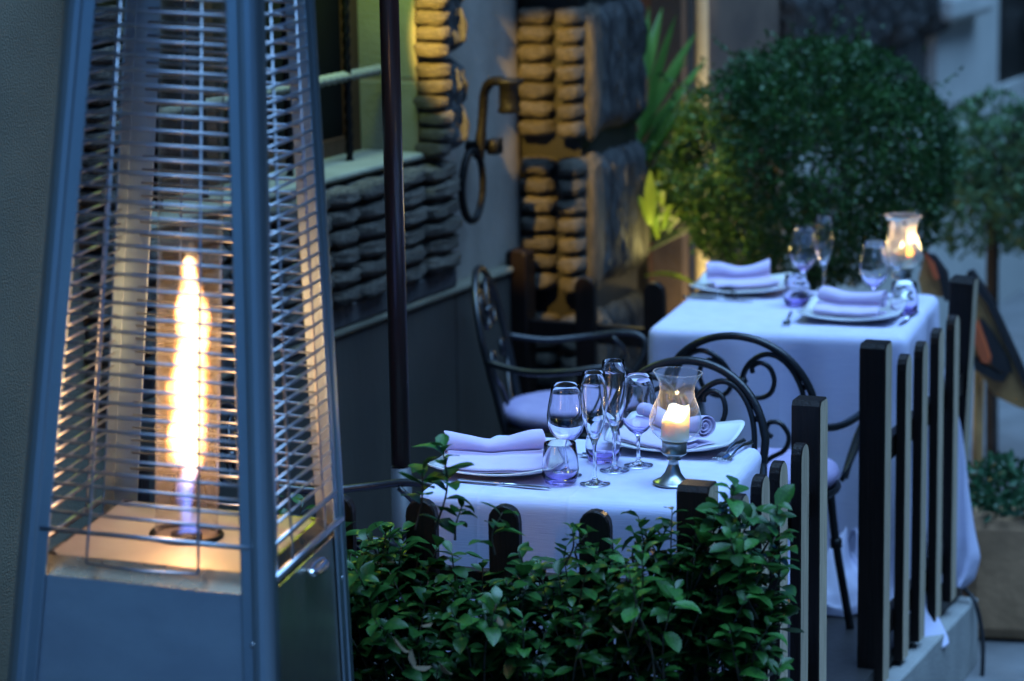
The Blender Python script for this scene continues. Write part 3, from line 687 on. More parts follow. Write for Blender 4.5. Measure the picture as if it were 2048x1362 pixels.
# napkins: a sheet rolled up in a double roll
def napkin_mesh(seed, L, r, flat_w, two=True):
    rnd = random.Random(seed); prof = []
    n = 46
    def sheet():
        pts = []
        pad = .016 if flat_w > .06 else .020
        for i in range(44):     # spiral from the core outwards
            t = i/43; a = math.radians(205) + (1-t)*3.1*2*math.pi; rr = .003 + (r-.003)*t; pts.append((rr*math.cos(a), pad+r*.92+rr*math.sin(a)*.92))
        x0 = pts[-1][0]
        pts.append((x0+.004, pad+.006)); pts.append((x0-.004, pad+.003))
        for i in range(1, 6): t = i/5; pts.append((x0-.004-flat_w*t, pad+.004*math.sin(t*2.6)))
        for i in range(1, 6): a = math.pi/2+math.pi*i/5; pts.append((x0-.004-flat_w+pad*.5*math.cos(a), pad*.5+.003+(pad*.5)*math.sin(a)))
        fw_ = flat_w+r*1.9; xf = x0-.004-flat_w
        pts[-5:] = [(xf-.003, pad*.85), (xf-.004, pad*.72)]
        for i in range(0, 6): t = i/5; pts.append((xf+.004+(fw_*.6)*t, pad*.60))
        for i in range(0, 6): t = i/5; pts.append((xf+.004+(fw_*.6)*(1-t), pad*.42))
        pts.append((xf-.001, pad*.36))
        for i in range(0, 8): t = i/7; pts.append((xf+.003+fw_*t, .002))
        return pts
    pr = sheet(); b = MB(); NV = 26
    def fn(u, v):
        k = u*(len(pr)-1); i = min(int(k), len(pr)-2); t = k-i
        x = pr[i][0]*(1-t)+pr[i+1][0]*t; z = pr[i][1]*(1-t)+pr[i+1][1]*t
        y = (v-.5)*L
        squash = 1 - (.16 if flat_w > .06 else .28)*math.sin(v*math.pi)**2 + .07*math.sin(v*7+seed)
        nx = mnoise.noise(Vector((x*40, y*14, seed)))*.004*(z*40 if z < .03 else 1)
        return (x*(1+.04*math.sin(v*5+seed))+nx, y+(.006*math.sin(x*60+seed)), max(.002, z*squash+mnoise.noise(Vector((y*18, x*25, seed+5)))*.0035))
    b.grid(fn, len(pr), NV)
    return b.mesh('napkin', M['napkin'])
def napkin(plate, seed, rz, L, r, fwid, dx, dy, lab):
    me = napkin_mesh(seed, L, r, fwid)
    o = link('napkin', me, None, (plate.location.x+dx, plate.location.y+dy, plate.location.z+.0145), (0,0,R_(rz)))
    q = o.modifiers.new('solid', 'SOLIDIFY'); q.thickness = .0022; q.offset = 0
    q = o.modifiers.new('sub', 'SUBSURF'); q.levels = 1; q.render_levels = 1
    return tag(o, lab, 'napkin', 'lilac rolled napkins on the plates')
napkin(plates[0], 1, 90, .225, .030, .10, -.012, .012, 'lilac rolled napkin on the plate at the left of the near table')
napkin(plates[1], 2, 42, .21, .030, .09, .0, -.0, 'lilac rolled napkin lying slantwise on the plate behind the candle')
napkin(plates[2], 3, 99, .20, .034, .05, -.01, .01, 'plump rolled napkin on the back left plate of the far table')
napkin(plates[3], 4, 66, .19, .032, .05, .0, .0, 'rolled napkin with its spiral end showing on the front right plate of the far table')
# cutlery
def fork_mesh():
    b = MB()
    hp = [(0,-.10,.004),(0,-.07,.006),(0,-.03,.011),(0,.01,.010),(0,.035,.005),(0,.05,.0045)]
    b.tube(spline(hp, 4), [.0055]*3+[.0050]*4+[.0042]*4+[.0030]*6+[.0036]*3+[.005], 8, flat=.45)
    def head(u, v): 
        x = (u-.5)*.024*(1-.35*(1-v)**2); return (x, .048+v*.026, .005-.004*v+.0022*(2*u-1)**2+.002)
    n0 = len(b.v); b.grid(head, 9, 6)
    for k in range(4):
        x = (k-1.5)*.0066; b.tube([(x, .073, .0032),(x, .09, .004),(x*.97, .112, .009)], [.0017,.0016,.0008], 6, flat=.7)
    return b.mesh('fork', M['silver'])
def knife_mesh():
    b = MB(); b.tube(spline([(0,-.11,.004),(0,-.08,.004),(0,-.02,.004),(0,.0,.004)], 3), [.0065]*2+[.0058]*5+[.004]*3, 8, flat=.5)
    pr = [(-.004,0),(-.008,.02),(-.0085,.07),(-.004,.105),(.003,.115),(.0045,.09),(.0045,0)]
    v = [(x, y, .0048) for x, y in pr]+[(x, y, .0034) for x, y in pr]; n = len(pr)
    b.add(v, [tuple(range(n)), tuple(range(n, 2*n))[::-1]]+[(i, (i+1) % n, n+(i+1) % n, n+i) for i in range(n)])
    return b.mesh('knife', M['silver'])
FK, KN = fork_mesh(), knife_mesh()
def cut(me, name, a, c, label, tilt=0, sc_=1):
    p, q = on(*a), on(*c); d = q-p; o = link(name, me, None, (p+q)/2, (0,0,math.atan2(d.y, d.x)-math.pi/2), (sc_, sc_, sc_)); o.location.z = TZ+.0005
    return tag(o, label, name, 'silver cutlery')
cut(FK, 'fork', (1502,889), (1450,924), 'outer silver fork at the right edge of the near table, tines to the camera')
cut(FK, 'fork', (1488,884), (1438,921), 'silver fork beside the white plate at the right of the near table')
cut(KN, 'knife', (940,966), (1075,978), 'silver knife lying in front of the left plate of the near table')
cut(FK, 'fork', (1090,908), (1158,913), 'silver fork behind the tumbler, beside the left plate of the near table')
cut(KN, 'knife', (1370,597), (1500,606), 'silver knife lying along the back left plate of the far table')
cut(KN, 'knife', (1378,592), (1520,600), 'second silver knife, close under the back left plate of the far table')
cut(FK, 'fork', (1583,628), (1572,652), 'silver fork end left of the front right plate of the far table')
cut(KN, 'knife', (1838,622), (1795,655), 'silver knife right of the front right plate of the far table')

# ------------------------------------------------------------------ candle lanterns
def blob(name, seed, n=14):  # candle with molten rim
    b = MB(); R0 = .0315
    prof_n = 36; V = []; 
    for j in range(9):
        z = j/8
        for k in range(prof_n):
            a = 2*math.pi*k/prof_n; top = .056 + .012*math.sin(a*1+seed) + .006*math.sin(a*3+seed*2)+ (.010 if math.cos(a-1.2) > .6 else 0)
            V.append((R0*math.cos(a)*(1-.03*z), R0*math.sin(a)*(1-.03*z), z*top))
    for rr in (.86,.72,.5,.25):
        for k in range(prof_n):
            a = 2*math.pi*k/prof_n; top = .056 + .012*math.sin(a*1+seed) + .006*math.sin(a*3+seed*2)+ (.010 if math.cos(a-1.2) > .6 else 0)
            z = top-.002 if rr > .8 else (.040 if rr < .6 else .043)
            V.append((R0*rr*math.cos(a), R0*rr*math.sin(a), z))
    V.append((0,0,.040)); V.append((0,0,0)); rows = 13
    f = [(j*prof_n+k, j*prof_n+(k+1) % prof_n, (j+1)*prof_n+(k+1) % prof_n, (j+1)*prof_n+k) for j in range(rows-1) for k in range(prof_n)]
    c = rows*prof_n; f += [((rows-1)*prof_n+k, (rows-1)*prof_n+(k+1) % prof_n, c) for k in range(prof_n)]; f += [((k+1) % prof_n, k, c+1) for k in range(prof_n)]
    return b.add(V, f)
M['candle_flame'] = emis('candle_flame', (1,.72,.33), 34)
def lantern(px, py, label, lean, seed, power, s=1.0):
    L = empty('candle_lantern', on(px, py)); L.rotation_euler = lean; L.scale = (s,s,s); tag(L, label, 'candle lantern', 'pewter footed candle lanterns')
    b = MB(); b.lathe([(0,0),(.041,0),(.044,.002),(.044,.004),(.040,.0065),(.028,.013),(.018,.026),(.0125,.042),(.0105,.054),(.0155,.056),(.0155,.058),(.0105,.060),(.0105,.064),(.012,.066)], 40); b.build('foot', M['pewter'], L)
    b = MB(); b.lathe([(0,.064),(.018,.064),(.0275,.070),(.0285,.073),(.0275,.075),(.0275,.094),(.0285,.096),(.0270,.098),(.0,.096)], 40); b.build('cup', M['pewter'], L)
    b = MB(); b.lathe([(.020,.0985),(.036,.104),(.050,.116),(.0575,.134),(.0575,.150),(.050,.175),(.0400,.198),(.0375,.212),(.041,.230),(.050,.246),(.054,.252)], 56)
    b.tube([(.0535*math.cos(a), .0535*math.sin(a), .2525) for a in np.linspace(0, 2*math.pi, 49)[:-1]], .0011, 6, closed=True)
    b.build('glass_chimney', M['hurricane'] if power < .5 else M['frosted_glass'], L)
    blob('candle', seed).build('candle', M['wax'], L, loc=(0,0,.101))
    b = MB(); b.tube([(0,0,.141),(.001,0,.150)], .0008, 5); b.build('wick', M['black'], L)
    b = MB(); b.lathe([(0,.145),(.003,.148),(.0055,.154),(.0055,.160),(.0035,.168),(.0012,.176),(0,.180)], 12); b.build('flame', M['candle_flame'], L)
    bpy.context.view_layer.update(); l = point('candle_light', L.matrix_world @ Vector((0,0,.166)), power, (1,.62,.25), .006)
    return L
lantern(1345, 968, 'candle in a clear glass chimney on a pewter foot, front right of the near table', (0, R_(3.0), 0), 1.0, .26)
lantern(1802, 603, 'glowing candle lantern at the back right corner of the far table', (0, R_(1), 0), 2.6, 1.5, 1.02)

# ------------------------------------------------------------------ parasol pole
pp = F(802, 930, .64); par = empty('parasol', (pp.x, pp.y, -.02)); tag(par, 'slim dark mahogany parasol pole in a grey metal sleeve beside the wall', 'parasol')
b = MB(); b.tube([(0,0,.662),(0,0,2.9)], .0235, 18); b.build('pole', M['mahogany'], par)
b = MB(); b.tube([(0,0,.04),(0,0,.655)], .0255, 18); b.build('sleeve', mat('sleeve_grey', (.07,.075,.085), (.05,.055,.06), .45), par)
b = MB(); b.box((0,0,.03), (.4,.4,.06)); b.build('base', M['concrete'], par, smooth=False, bevel=.01)
b = MB()
def fold_c(u, v):
    a = u*2*math.pi; r = (.055+.02*math.sin(a*8))*(.5+math.sin(v*math.pi)*.6); return (r*math.cos(a), r*math.sin(a), 2.05+v*.9)
b.grid(fold_c, 64, 8, closed_u=True); b.build('canopy', M['pale_plaster'], par)

# ------------------------------------------------------------------ patio heater
hx_, hy_, hth, s1, s2, z1, z2, lx, ly = -.623, 5.0467, .2236, .4723, .3478, .8963, 1.8769, .0527, -.0075
H = empty('patio_heater'); tag(H, 'pyramid shaped steel patio heater with a tall flame in its glass tube', 'patio heater')
zax = Vector((lx, ly, 1)).normalized(); xax = Vector((math.cos(hth), -math.sin(hth), 0)); xax = (xax - zax*xax.dot(zax)).normalized(); yax = zax.cross(xax)
mm = Matrix((xax, yax, zax)).transposed().to_4x4(); mm.translation = Vector((hx_-lx*(z1+.0), hy_-ly*z1, 0.0)) ; H.matrix_world = mm
def S(h): return (s1 + (z1-h)*(s1-s2)/(z2-z1))/2
ZB = z1-.015
def hq(h, sx, sy, off=0): s = S(h)+off; return (sx*s, sy*s, h)
# corner legs: angle profile with a rounded rib on the outer edge
for (sx, sy) in ((-1,-1),(1,-1),(1,1),(-1,1)):
    b = MB(); prof = [(0.003,0.003)]
    outl = [(.002,-.052),(.004,-.050),(.004,-.030),(.008,-.026),(.010,-.016),(.008,-.006),(.004,.001),(.001,.004),(-.006,.008),(-.016,.010),(-.026,.008),(-.030,.004),(-.050,.004),(-.052,.002),(-.052,-.002),(-.002,-.002),(-.002,-.052)]
    hs = [0.02, .7, 1.4, 2.12]; V = []
    for h in hs:
        s = S(h)
        for (a, c) in outl: V.append((sx*(s+a), sy*(s+c), h))
    n = len(outl); f = [(j*n+k, j*n+(k+1) % n, (j+1)*n+(k+1) % n, (j+1)*n+k) for j in range(len(hs)-1) for k in range(n)]
    b.add(V, f+[tuple(range(n)), tuple((len(hs)-1)*n+k for k in range(n))]); b.build('corner_leg', M['steel'], H, smooth=False, bevel=.0015)
faces4 = [((-1,-1),(1,-1)), ((1,-1),(1,1)), ((1,1),(-1,1)), ((-1,1),(-1,-1))]
LIPZ = ZB-.030
for k, (a, c) in enumerate(faces4):
    def cor(h, e, off=0): return Vector(hq(h, *(a if e == 0 else c), off))
    b = MB(); h0, h1 = .05, LIPZ
    b.hexa([cor(h0,0,-.004), cor(h0,1,-.004), cor(h0,1,-.010), cor(h0,0,-.010)], [cor(h1,0,-.004), cor(h1,1,-.004), cor(h1,1,-.010), cor(h1,0,-.010)])
    b.build('side_panel', M['steel_panel'] if k != 1 else M['steel_panel_lit'], H, smooth=False)  # right panel in a brighter steel: its lighter reflections are in the colour
    b = MB(); b.hexa([cor(LIPZ,0,-.006), cor(LIPZ,1,-.006), cor(LIPZ,1,-.012), cor(LIPZ,0,-.012)], [cor(ZB,0,-.034), cor(ZB,1,-.034), cor(ZB,1,-.040), cor(ZB,0,-.040)])
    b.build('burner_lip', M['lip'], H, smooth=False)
    nrm = (cor(1,0)+cor(1,1)).normalized(); nrm.z = 0
    # guard: frame and bars
    g0, g1 = ZB+.078, 2.08
    def gp(h, t, o=.0):
        p = cor(h,0,o).lerp(cor(h,1,o), t); return p
    t0, t1 = .075, .925
    b = MB(); lp = [gp(g0-.03,t0-.0), gp(g1,t0), gp(g1,t1), gp(g0-.03,t1)]
    b.tube([gp(g0-.02,.075,.002), gp(g0-.02,.925,.002)], .005, 8, cap=True)
    for tt in (.28,.72): b.tube([gp(g0-.075,tt,.006), gp(g0-.04,tt,.006), gp(g0+.02, tt, .003), gp(g1,tt,-.003)], .0028, 6)
    b.tube([gp(g0-.075,.28,.006), gp(g0-.080,.5,.006), gp(g0-.075,.72,.006)], .0028, 6)
    if k % 2: b.tube([gp(g0-.078,.06,.006), gp(g0-.078,.94,.006)], .007, 8)
    b.build('guard_frame', M['wire'], H)
    nb = 43
    for i in range(nb):
        h = g0 + (g1-g0)*(i+.5)/nb
        b = MB(); b.tube([gp(h,t0), gp(h,t1)], .0033, 6); b.build('guard_bar', M['wire'], H)
    for (h, t) in () if k > 1 else ((LIPZ+.05,.045),(LIPZ-.09,.045),(LIPZ-.09,.93)):
        p = gp(h, t, .004); b = MB(); b.tube([p-nrm*.002, p+nrm*.003, p+nrm*.0045], [.0055,.0055,.003], 10); b.build('bolt', M['steel_bright'], H)
    if k == 1:   # grab ring on the right hand panel
        p = gp(LIPZ-.02,.60,.0); dirx = (cor(1,1)-cor(1,0)); dirx.z = 0; dirx.normalize()
        b = MB(); b.tube([p + nrm*(.030+.030*math.cos(t)) + dirx*(.045*math.sin(t)) + Vector((0,0,-.004*math.cos(t))) for t in np.linspace(0, 2*math.pi, 25)[:-1]], .0055, 8, closed=True, flat=1.6); b.build('grab_ring', M['steel_bright'], H)
# burner plate with its round opening
b = MB(); n = 48; r0_, zz = .064, ZB
V = []; 
for k in range(n):
    a = 2*math.pi*(k+.5)/n; V.append((r0_*math.cos(a), r0_*math.sin(a), zz))
for k in range(n):
    a = 2*math.pi*(k+.5)/n; s = S(zz)-.036; q = max(abs(math.cos(a)), abs(math.sin(a))); V.append((s*math.cos(a)/q, s*math.sin(a)/q, zz))
for k in range(n):
    a = 2*math.pi*(k+.5)/n; V.append((r0_*math.cos(a), r0_*math.sin(a), zz-.03))
b.add(V, [(k, n+k, n+(k+1) % n, (k+1) % n) for k in range(n)]+[(2*n+k, k, (k+1) % n, 2*n+(k+1) % n) for k in range(n)]+[tuple(2*n+k for k in range(n))[::-1]])
b.build('burner_plate', M['burner'], H, smooth=False)
b = MB(); b.tube([(.066*math.cos(a), .066*math.sin(a), ZB+.003) for a in np.linspace(0, 2*math.pi, 41)[:-1]], .005, 8, closed=True); b.lathe([(0,ZB-.02),(.03,ZB-.02),(.03,ZB+.004),(0,ZB+.006)], 24); b.build('burner_ring', M['iron_old'], H)
b = MB(); b.lathe([(.060,ZB+.002),(.060,2.10)], 48); b.build('glass_tube', M['tube_glass'], H)
b = MB(); s = S(2.1)
b.hexa([(-s-.06,-s-.06,2.12),(s+.06,-s-.06,2.12),(s+.06,s+.06,2.12),(-s-.06,s+.06,2.12)], [(-.09,-.09,2.24),(.09,-.09,2.24),(.09,.09,2.24),(-.09,.09,2.24)]); b.build('top_cap', M['steel_panel'], H, smooth=False, bevel=.006)
# gas flame
def flame_mesh(seed, R0, h0, h1, tongues, tip=.9):
    b = MB()
    def fn(u, v):
        a = u*2*math.pi; env = (math.sin(min(1, v*2.6+.12)*math.pi/2)**.8)*(1-max(0,(v-.45)/.55)**2.2)
        n = 1 + .16*mnoise.noise(Vector((math.cos(a)*1.2, math.sin(a)*1.2, v*5+seed))) + .14*mnoise.noise(Vector((math.cos(a)*2.4, math.sin(a)*2.4, v*11+seed)))
        r = R0*env*n; cx = .006*math.sin(v*5+seed)*v + .002*math.sin(v*13)
        return (cx+r*math.cos(a), .006*math.cos(v*5+seed)+r*math.sin(a), h0+(h1-h0)*v)
    b.grid(fn, 28, 40, closed_u=True); return b
def flame_volume(name, strength):
    m = bpy.data.materials.new(name); m.use_nodes = True; nt = m.node_tree; nt.nodes.clear(); N = nt.nodes.new; K = nt.links.new
    def mth(op, a, b=None, c=None, clamp=False):
        n = N('ShaderNodeMath'); n.operation = op; n.use_clamp = clamp
        for i, q in enumerate((a, b, c)):
            if q is None: continue
            if isinstance(q, (int, float)): n.inputs[i].default_value = q
            else: K(q, n.inputs[i])
        return n.outputs[0]
    tc = N('ShaderNodeTexCoord'); sp = N('ShaderNodeSeparateXYZ'); K(tc.outputs['Object'], sp.inputs[0])
    t = mth('DIVIDE', sp.outputs[2], FH)
    mp = N('ShaderNodeMapping'); mp.inputs['Scale'].default_value = (20, 20, 11); K(tc.outputs['Object'], mp.inputs[0])
    nz = N('ShaderNodeTexNoise'); nz.inputs['Scale'].default_value = 1; nz.inputs['Detail'].default_value = 3; K(mp.outputs[0], nz.inputs['Vector'])
    sc_ = N('ShaderNodeSeparateColor'); K(nz.outputs['Color'], sc_.inputs[0])
    dx = mth('MULTIPLY_ADD', mth('SUBTRACT', sc_.outputs[0], .5), .085, mth('MULTIPLY', t, -.004)); dy = mth('MULTIPLY', mth('SUBTRACT', sc_.outputs[1], .5), .075)
    x = mth('ADD', sp.outputs[0], dx); y = mth('ADD', sp.outputs[1], dy)
    r = mth('SQRT', mth('ADD', mth('MULTIPLY', x, x), mth('MULTIPLY', y, y)))
    R = N('ShaderNodeValToRGB'); R.color_ramp.interpolation = 'EASE'; e = R.color_ramp.elements
    st = [(0,.36),(.10,.36),(.18,.46),(.28,.66),(.42,.80),(.60,.66),(.78,.50),(.92,.30),(.985,.0)]
    e[0].position = 0; e[0].color = (st[0][1],)*3+(1,); e[1].position = st[-1][0]; e[1].color = (0,0,0,1)
    for p, v in st[1:-1]:
        q = e.new(p); q.color = (v, v, v, 1)
    K(t, R.inputs[0])
    rr = mth('DIVIDE', r, mth('MAXIMUM', mth('MULTIPLY', R.outputs[0], .053), .0005))
    mask = mth('SUBTRACT', 1.0, rr, clamp=True)
    m2 = mth('POWER', mask, 1.1)
    cg = ramp_node(nt, [(0,(.95,.25,.04)),(.15,(1,.36,.08)),(.45,(1,.60,.24)),(1,(1,.80,.46))]); K(mask, cg.inputs[0])
    hz_ = ramp_node(nt, [(.0,(.10,.16,1)),(.15,(.12,.2,1)),(.26,(1,1,1)),(1,(1,1,1))]); K(t, hz_.inputs[0])
    mk = N('ShaderNodeMix'); mk.data_type = 'RGBA'; mk.blend_type = 'MULTIPLY'; mk.inputs[0].default_value = 1; K(cg.outputs[0], mk.inputs[6]); K(hz_.outputs[0], mk.inputs[7])
    bl = ramp_node(nt, [(.0,(.20,)*3),(.16,(.16,)*3),(.26,(.7,)*3),(.34,(1,)*3),(1,(1,)*3)]); K(t, bl.inputs[0])
    em = N('ShaderNodeEmission'); K(mk.outputs[2], em.inputs[0]); K(mth('MULTIPLY', mth('MULTIPLY', m2, strength), bl.outputs[0]), em.inputs[1])
    # the blue root burns as a pale blue sheet
    mb_ = N('ShaderNodeMix'); mb_.data_type = 'RGBA'; fb = ramp_node(nt, [(.14,(0,0,0)),(.26,(1,1,1))]); K(t, fb.inputs[0]); K(fb.outputs[0], mb_.inputs[0]); mb_.inputs[6].default_value = (.13,.25,1,1); K(cg.outputs[0], mb_.inputs[7]); K(mb_.outputs[2], em.inputs[0])
    o = N('ShaderNodeOutputMaterial'); K(em.outputs[0], o.inputs['Volume']); return m
FH = .555
M['flame'] = flame_volume('flame', 240)
b = MB(); b.lathe([(0,0),(.056,0),(.056,FH),(0,FH)], 24); b.build('flame', M['flame'], H, loc=(0,0,ZB+.004))
bpy.context.view_layer.update()
for hz in (.14, .26, .38): point('flame_light', H.matrix_world @ Vector((0,0,ZB+hz)), .45, (1,.50,.17), .028)

# ------------------------------------------------------------------ hedge of single leaves in a planter
def leaf_mesh(name, m, seed, fold=.25, curl=.25):
    """unit leaf along +y, pointed tip, folded on the midrib"""
    rnd = random.Random(seed); ys = (0, .18, .42, .66, .86, 1.0); ws = (.03, .17, .30, .31, .19, .0); b = MB(); V = []
    for y, w_ in zip(ys, ws):
        z = -curl*y*y + .05*math.sin(y*5+seed)
        V += [(-w_, y, z+w_*fold+rnd.uniform(-.01,.01)), (0, y, z), (w_, y, z+w_*fold+rnd.uniform(-.01,.01))]
    f = []
    for j in range(5):
        for k in range(2): f.append((j*3+k, j*3+k+1, (j+1)*3+k+1, (j+1)*3+k))
    return b.add(V, f).mesh(name, m)
LEAVES = [leaf_mesh('leaf', M['leaf'], i, fold=random.uniform(.2,.55), curl=random.uniform(.1,.45)) for i in range(7)]
LEAF_D = [leaf_mesh('dry_leaf', M['leaf_dry'], 20+i, .5, .35) for i in range(2)]
LEAF_V = [leaf_mesh('leaf', M['leaf_light'], 30+i, .3, .3) for i in range(2)]
HB = PA - fd*.62 + Vector((fd.y, -fd.x, 0))*.22
hedge = empty('hedge', (HB.x, HB.y, 0)); tag(hedge, 'glossy dark green leafy hedge in the foreground, right of the heater', 'hedge')
hout = Vector((fd.y, -fd.x, 0))
placed = []; stems = MB()
def shoot(base, tip, size, n, dense=1.0):
    base, tip = Vector(base), Vector(tip); ax = (tip-base); L = ax.length
    mid = (base+tip)/2 + Vector((random.uniform(-.02,.02), random.uniform(-.02,.02), 0)); pts = spline([base, mid, tip], 5)
    stems.tube(pts, [.0028-.0018*i/len(pts) for i in range(len(pts))], 5)
    a = random.uniform(0, 6.28)
    for i in range(n):
        t = .22+.78*(i/(n-1))**.6 if n > 1 else 1
        k = t*(len(pts)-1); j = min(int(k), len(pts)-2); p = pts[j].lerp(pts[j+1], k-j); d = (pts[j+1]-pts[j]).normalized()
        a += 2.4
        u = d.orthogonal().normalized(); v = d.cross(u); out = u*math.cos(a)+v*math.sin(a)
        el = random.uniform(.1,.7) if t < .85 else random.uniform(.25,1.0)
        dr = (out*math.cos(el) + d*math.sin(el)).normalized() + Vector((0,0,random.uniform(-.15,.1))); dr.normalize()
        nn = (d*1.0 - out*.35 + Vector((0,0,.5))); side = dr.cross(nn).normalized(); up = side.cross(dr).normalized()
        s = size*random.uniform(.6,1.15)*(.75 if t > .93 else 1)
        placed.append((p, dr, side, up, s))
corner = PA + hout*.02
# the hedge follows the front fence and swings round the corner post
for i in range(620):
    t = random.uniform(-.17, 1.12); dep = random.uniform(.05, .30)
    if t < -.02: dep = random.uniform(.04, .2)
    base = PA - fd*t + hout*dep
    lump = .03*math.sin(t*9+1)+.025*math.sin(t*23) 
    top = .70 + lump + random.uniform(-.16,.05) - (dep-.1)*.25
    if -.22 < t < .02: top += .07
    if .2 < t < .62: top -= .03
    top -= (.16*random.random() if i % 2 else 0); zb = top - random.uniform(.12,.24)
    shoot((base.x+random.uniform(-.03,.03), base.y, zb), (base.x+random.uniform(-.06,.06), base.y+random.uniform(-.05,.05), top), .053, random.randint(8,11))
# tall sprigs
for (px, py, pb, n) in ((885,893,1060,14), (845,940,1060,9), (925,1010,1080,8), (1470,975,1100,12), (1440,1010,1120,10), (1555,1010,1120,10), (1500,1035,1130,9), (1005,1025,1110,7), (1175,1065,1130,7), (1290,1075,1150,6), (1330,1060,1150,8), (1145,1060,1130,6)):
    tpt = D(px, py, 5.42 if px < 1430 else 5.36); bpt = D(px-15 if px < 1430 else px-40, pb, 5.40)
    shoot(bpt, tpt, .055, n)
cpos = Vector((0,0,CAMZ)); placed.sort(key=lambda q: (q[0]-cpos).length - q[4]*4)
mass = MB()
def lmat(q, ref):
    p, dr, side, up, s = q; m_ = Matrix((side*s, dr*s, up*s)).transposed().to_4x4(); m_.translation = p-ref; return m_
ref = hedge.location.copy()
# the nearest leaves that fall inside the picture are single parts
def inside(p):
    v = p-cpos; d = v.dot(fw); x = 1024+FPX*v.dot(cr)/d; y = 681-FPX*v.dot(cu)/d; return 680 < x < 1640 and 860 < y < 1362
cnt = 0; dryc = 0
for i, q in enumerate(placed):
    vis = inside(q[0])
    if vis and cnt < 296 and random.random() < .8:
        me = random.choice(LEAVES); nm = 'leaf'
        if random.random() < .04: me = random.choice(LEAF_V)
        o = bpy.data.objects.new(nm, me); col.objects.link(o); o.parent = hedge; o.matrix_local = lmat(q, ref); cnt += 1
    else:
        me = random.choice(LEAVES); m_ = lmat(q, ref); mass.add([m_ @ v.co for v in me.vertices], [tuple(p.vertices) for p in me.polygons])
o = mass.build('foliage', M['leaf_mass'], hedge); o['kind'] = 'stuff'
for v in range(len(stems.v)): stems.v[v] = tuple(Vector(stems.v[v])-ref)
tag(stems.build('branches', M['stem'], hedge), kind='stuff')
for (px, py, s) in ((820,1300,.05),(835,1335,.045),(862,1330,.045),(842,1250,.03),(1245,1262,.028),(1005,1250,.028),(905,1345,.04)):
    p = D(px, py, 5.16); o = link('dry_leaf', random.choice(LEAF_D), hedge, p-ref, (random.uniform(2.4,3.6), random.uniform(-.5,.5), random.uniform(0,6)), (s*.7,s*.85,s)); o['label'] = 'withered beige leaf'
pb_ = MB(); M['planter_wood'] = M['wood_dark']; c0 = PA - fd*.38 + hout*.20; pb_.box((c0.x, c0.y, .17), (1.9, .34, .38), math.atan2(fd.y, fd.x))
tag(pb_.build('planter_box', M['planter_wood'], smooth=False, bevel=.01), 'long planter box below the leafy hedge', 'planter')

# ------------------------------------------------------------------ leafy crowns
def crown(N, R0, size, seed, squash=(1,1,1), lumps=.18, inner=.45, holes=9):
    g = np.random.default_rng(seed); d = g.normal(size=(N,3)); d /= np.linalg.norm(d, axis=1)[:,None]
    lump = np.array([mnoise.noise(Vector(x*1.9)+Vector((seed,0,0)))*lumps+mnoise.noise(Vector(x*5)+Vector((seed,4,0)))*lumps*.6 for x in d])
    rr = R0*(1+lump)*(1-(1-inner)*g.random(N)**2.2)
    sp = g.random(N) < .03; rr[sp] *= g.uniform(1.0,1.16,sp.sum())
    c = d*rr[:,None]*np.array(squash)
    keep = np.array([mnoise.noise(Vector(x*holes)+Vector((seed*2,1,3))) for x in c]) > g.uniform(-.50, .10, N); c = c[keep]; d = d[keep]; N = len(c)
    t = d*.5+g.normal(size=(N,3))*.7; t[:,2] += .3; t /= np.linalg.norm(t, axis=1)[:,None]
    s_ = np.cross(t, g.normal(size=(N,3))); s_ /= np.linalg.norm(s_, axis=1)[:,None]; u = np.cross(s_, t)
    L = (size*g.uniform(.6,1.3,N))[:,None]
    V = np.stack([c, c+t*L*.5+s_*L*.28+u*L*.05, c+t*L, c+t*L*.5-s_*L*.28+u*L*.05], 1).reshape(-1,3)
    F_ = np.arange(4*N).reshape(-1,4)
    return V, F_
def leafy(name, V, F_, m, parent):
    me = bpy.data.meshes.new(name); me.from_pydata(V.tolist(), [], F_.tolist()); me.materials.append(m); me.update(); o = link(name, me, parent); o['kind'] = 'stuff'; return o
bc = D(1618, 332, 8.95); tr = empty('topiary_tree', (bc.x, bc.y, -.3)); tag(tr, 'large round clipped bush tree standing behind the far table', 'tree', 'clipped topiary trees')
V, F_ = crown(56000, .435, .021, 3, (1.12,.98,.92), .09, .5, holes=8); 
SH = []
for k in range(60):      # stray shoots of the last months
    d_ = Vector((random.gauss(0,1), random.gauss(0,1), abs(random.gauss(.2,.8)))).normalized(); p_ = Vector((d_.x*.45, d_.y*.42, d_.z*.36)); g_ = (d_+Vector((random.uniform(-.5,.9),0,random.uniform(-.2,.5)))).normalized()
    for j in range(14):
        q_ = p_+g_*.012*j; t_ = (g_+Vector((random.gauss(0,.7),random.gauss(0,.7),random.gauss(0,.7)))).normalized(); s_2 = t_.cross(Vector((random.gauss(0,1),random.gauss(0,1),random.gauss(0,1)))).normalized()*.006; SH += [q_, q_+t_*.011+s_2, q_+t_*.022, q_+t_*.011-s_2]
V = np.concatenate([V, np.array(SH)]); F_ = np.arange(len(V)).reshape(-1,4)
V[:,2] += bc.z+.3; leafy('crown', V, F_, M['bush'], tr)
b = MB(); b.tube(spline([(0,0,.3),(.01,0,.7),(0,.01,1.0),(.0,0,1.3)]), [.028]*8+[.024]*11, 8)
for k in range(14):
    a = k*2.4; b.tube(spline([(0,0,1.0+.02*k),(.12*math.cos(a),.12*math.sin(a),1.15+.02*k),(.33*math.cos(a),.33*math.sin(a),1.25+.03*k)]), .006, 5)
b.build('trunk', M['bark'], tr)
b = MB(); b.lathe([(0,0),(.15,0),(.19,.32),(.20,.34),(.17,.34),(.16,.31),(0,.31)], 28); b.build('pot', M['pot'], tr)
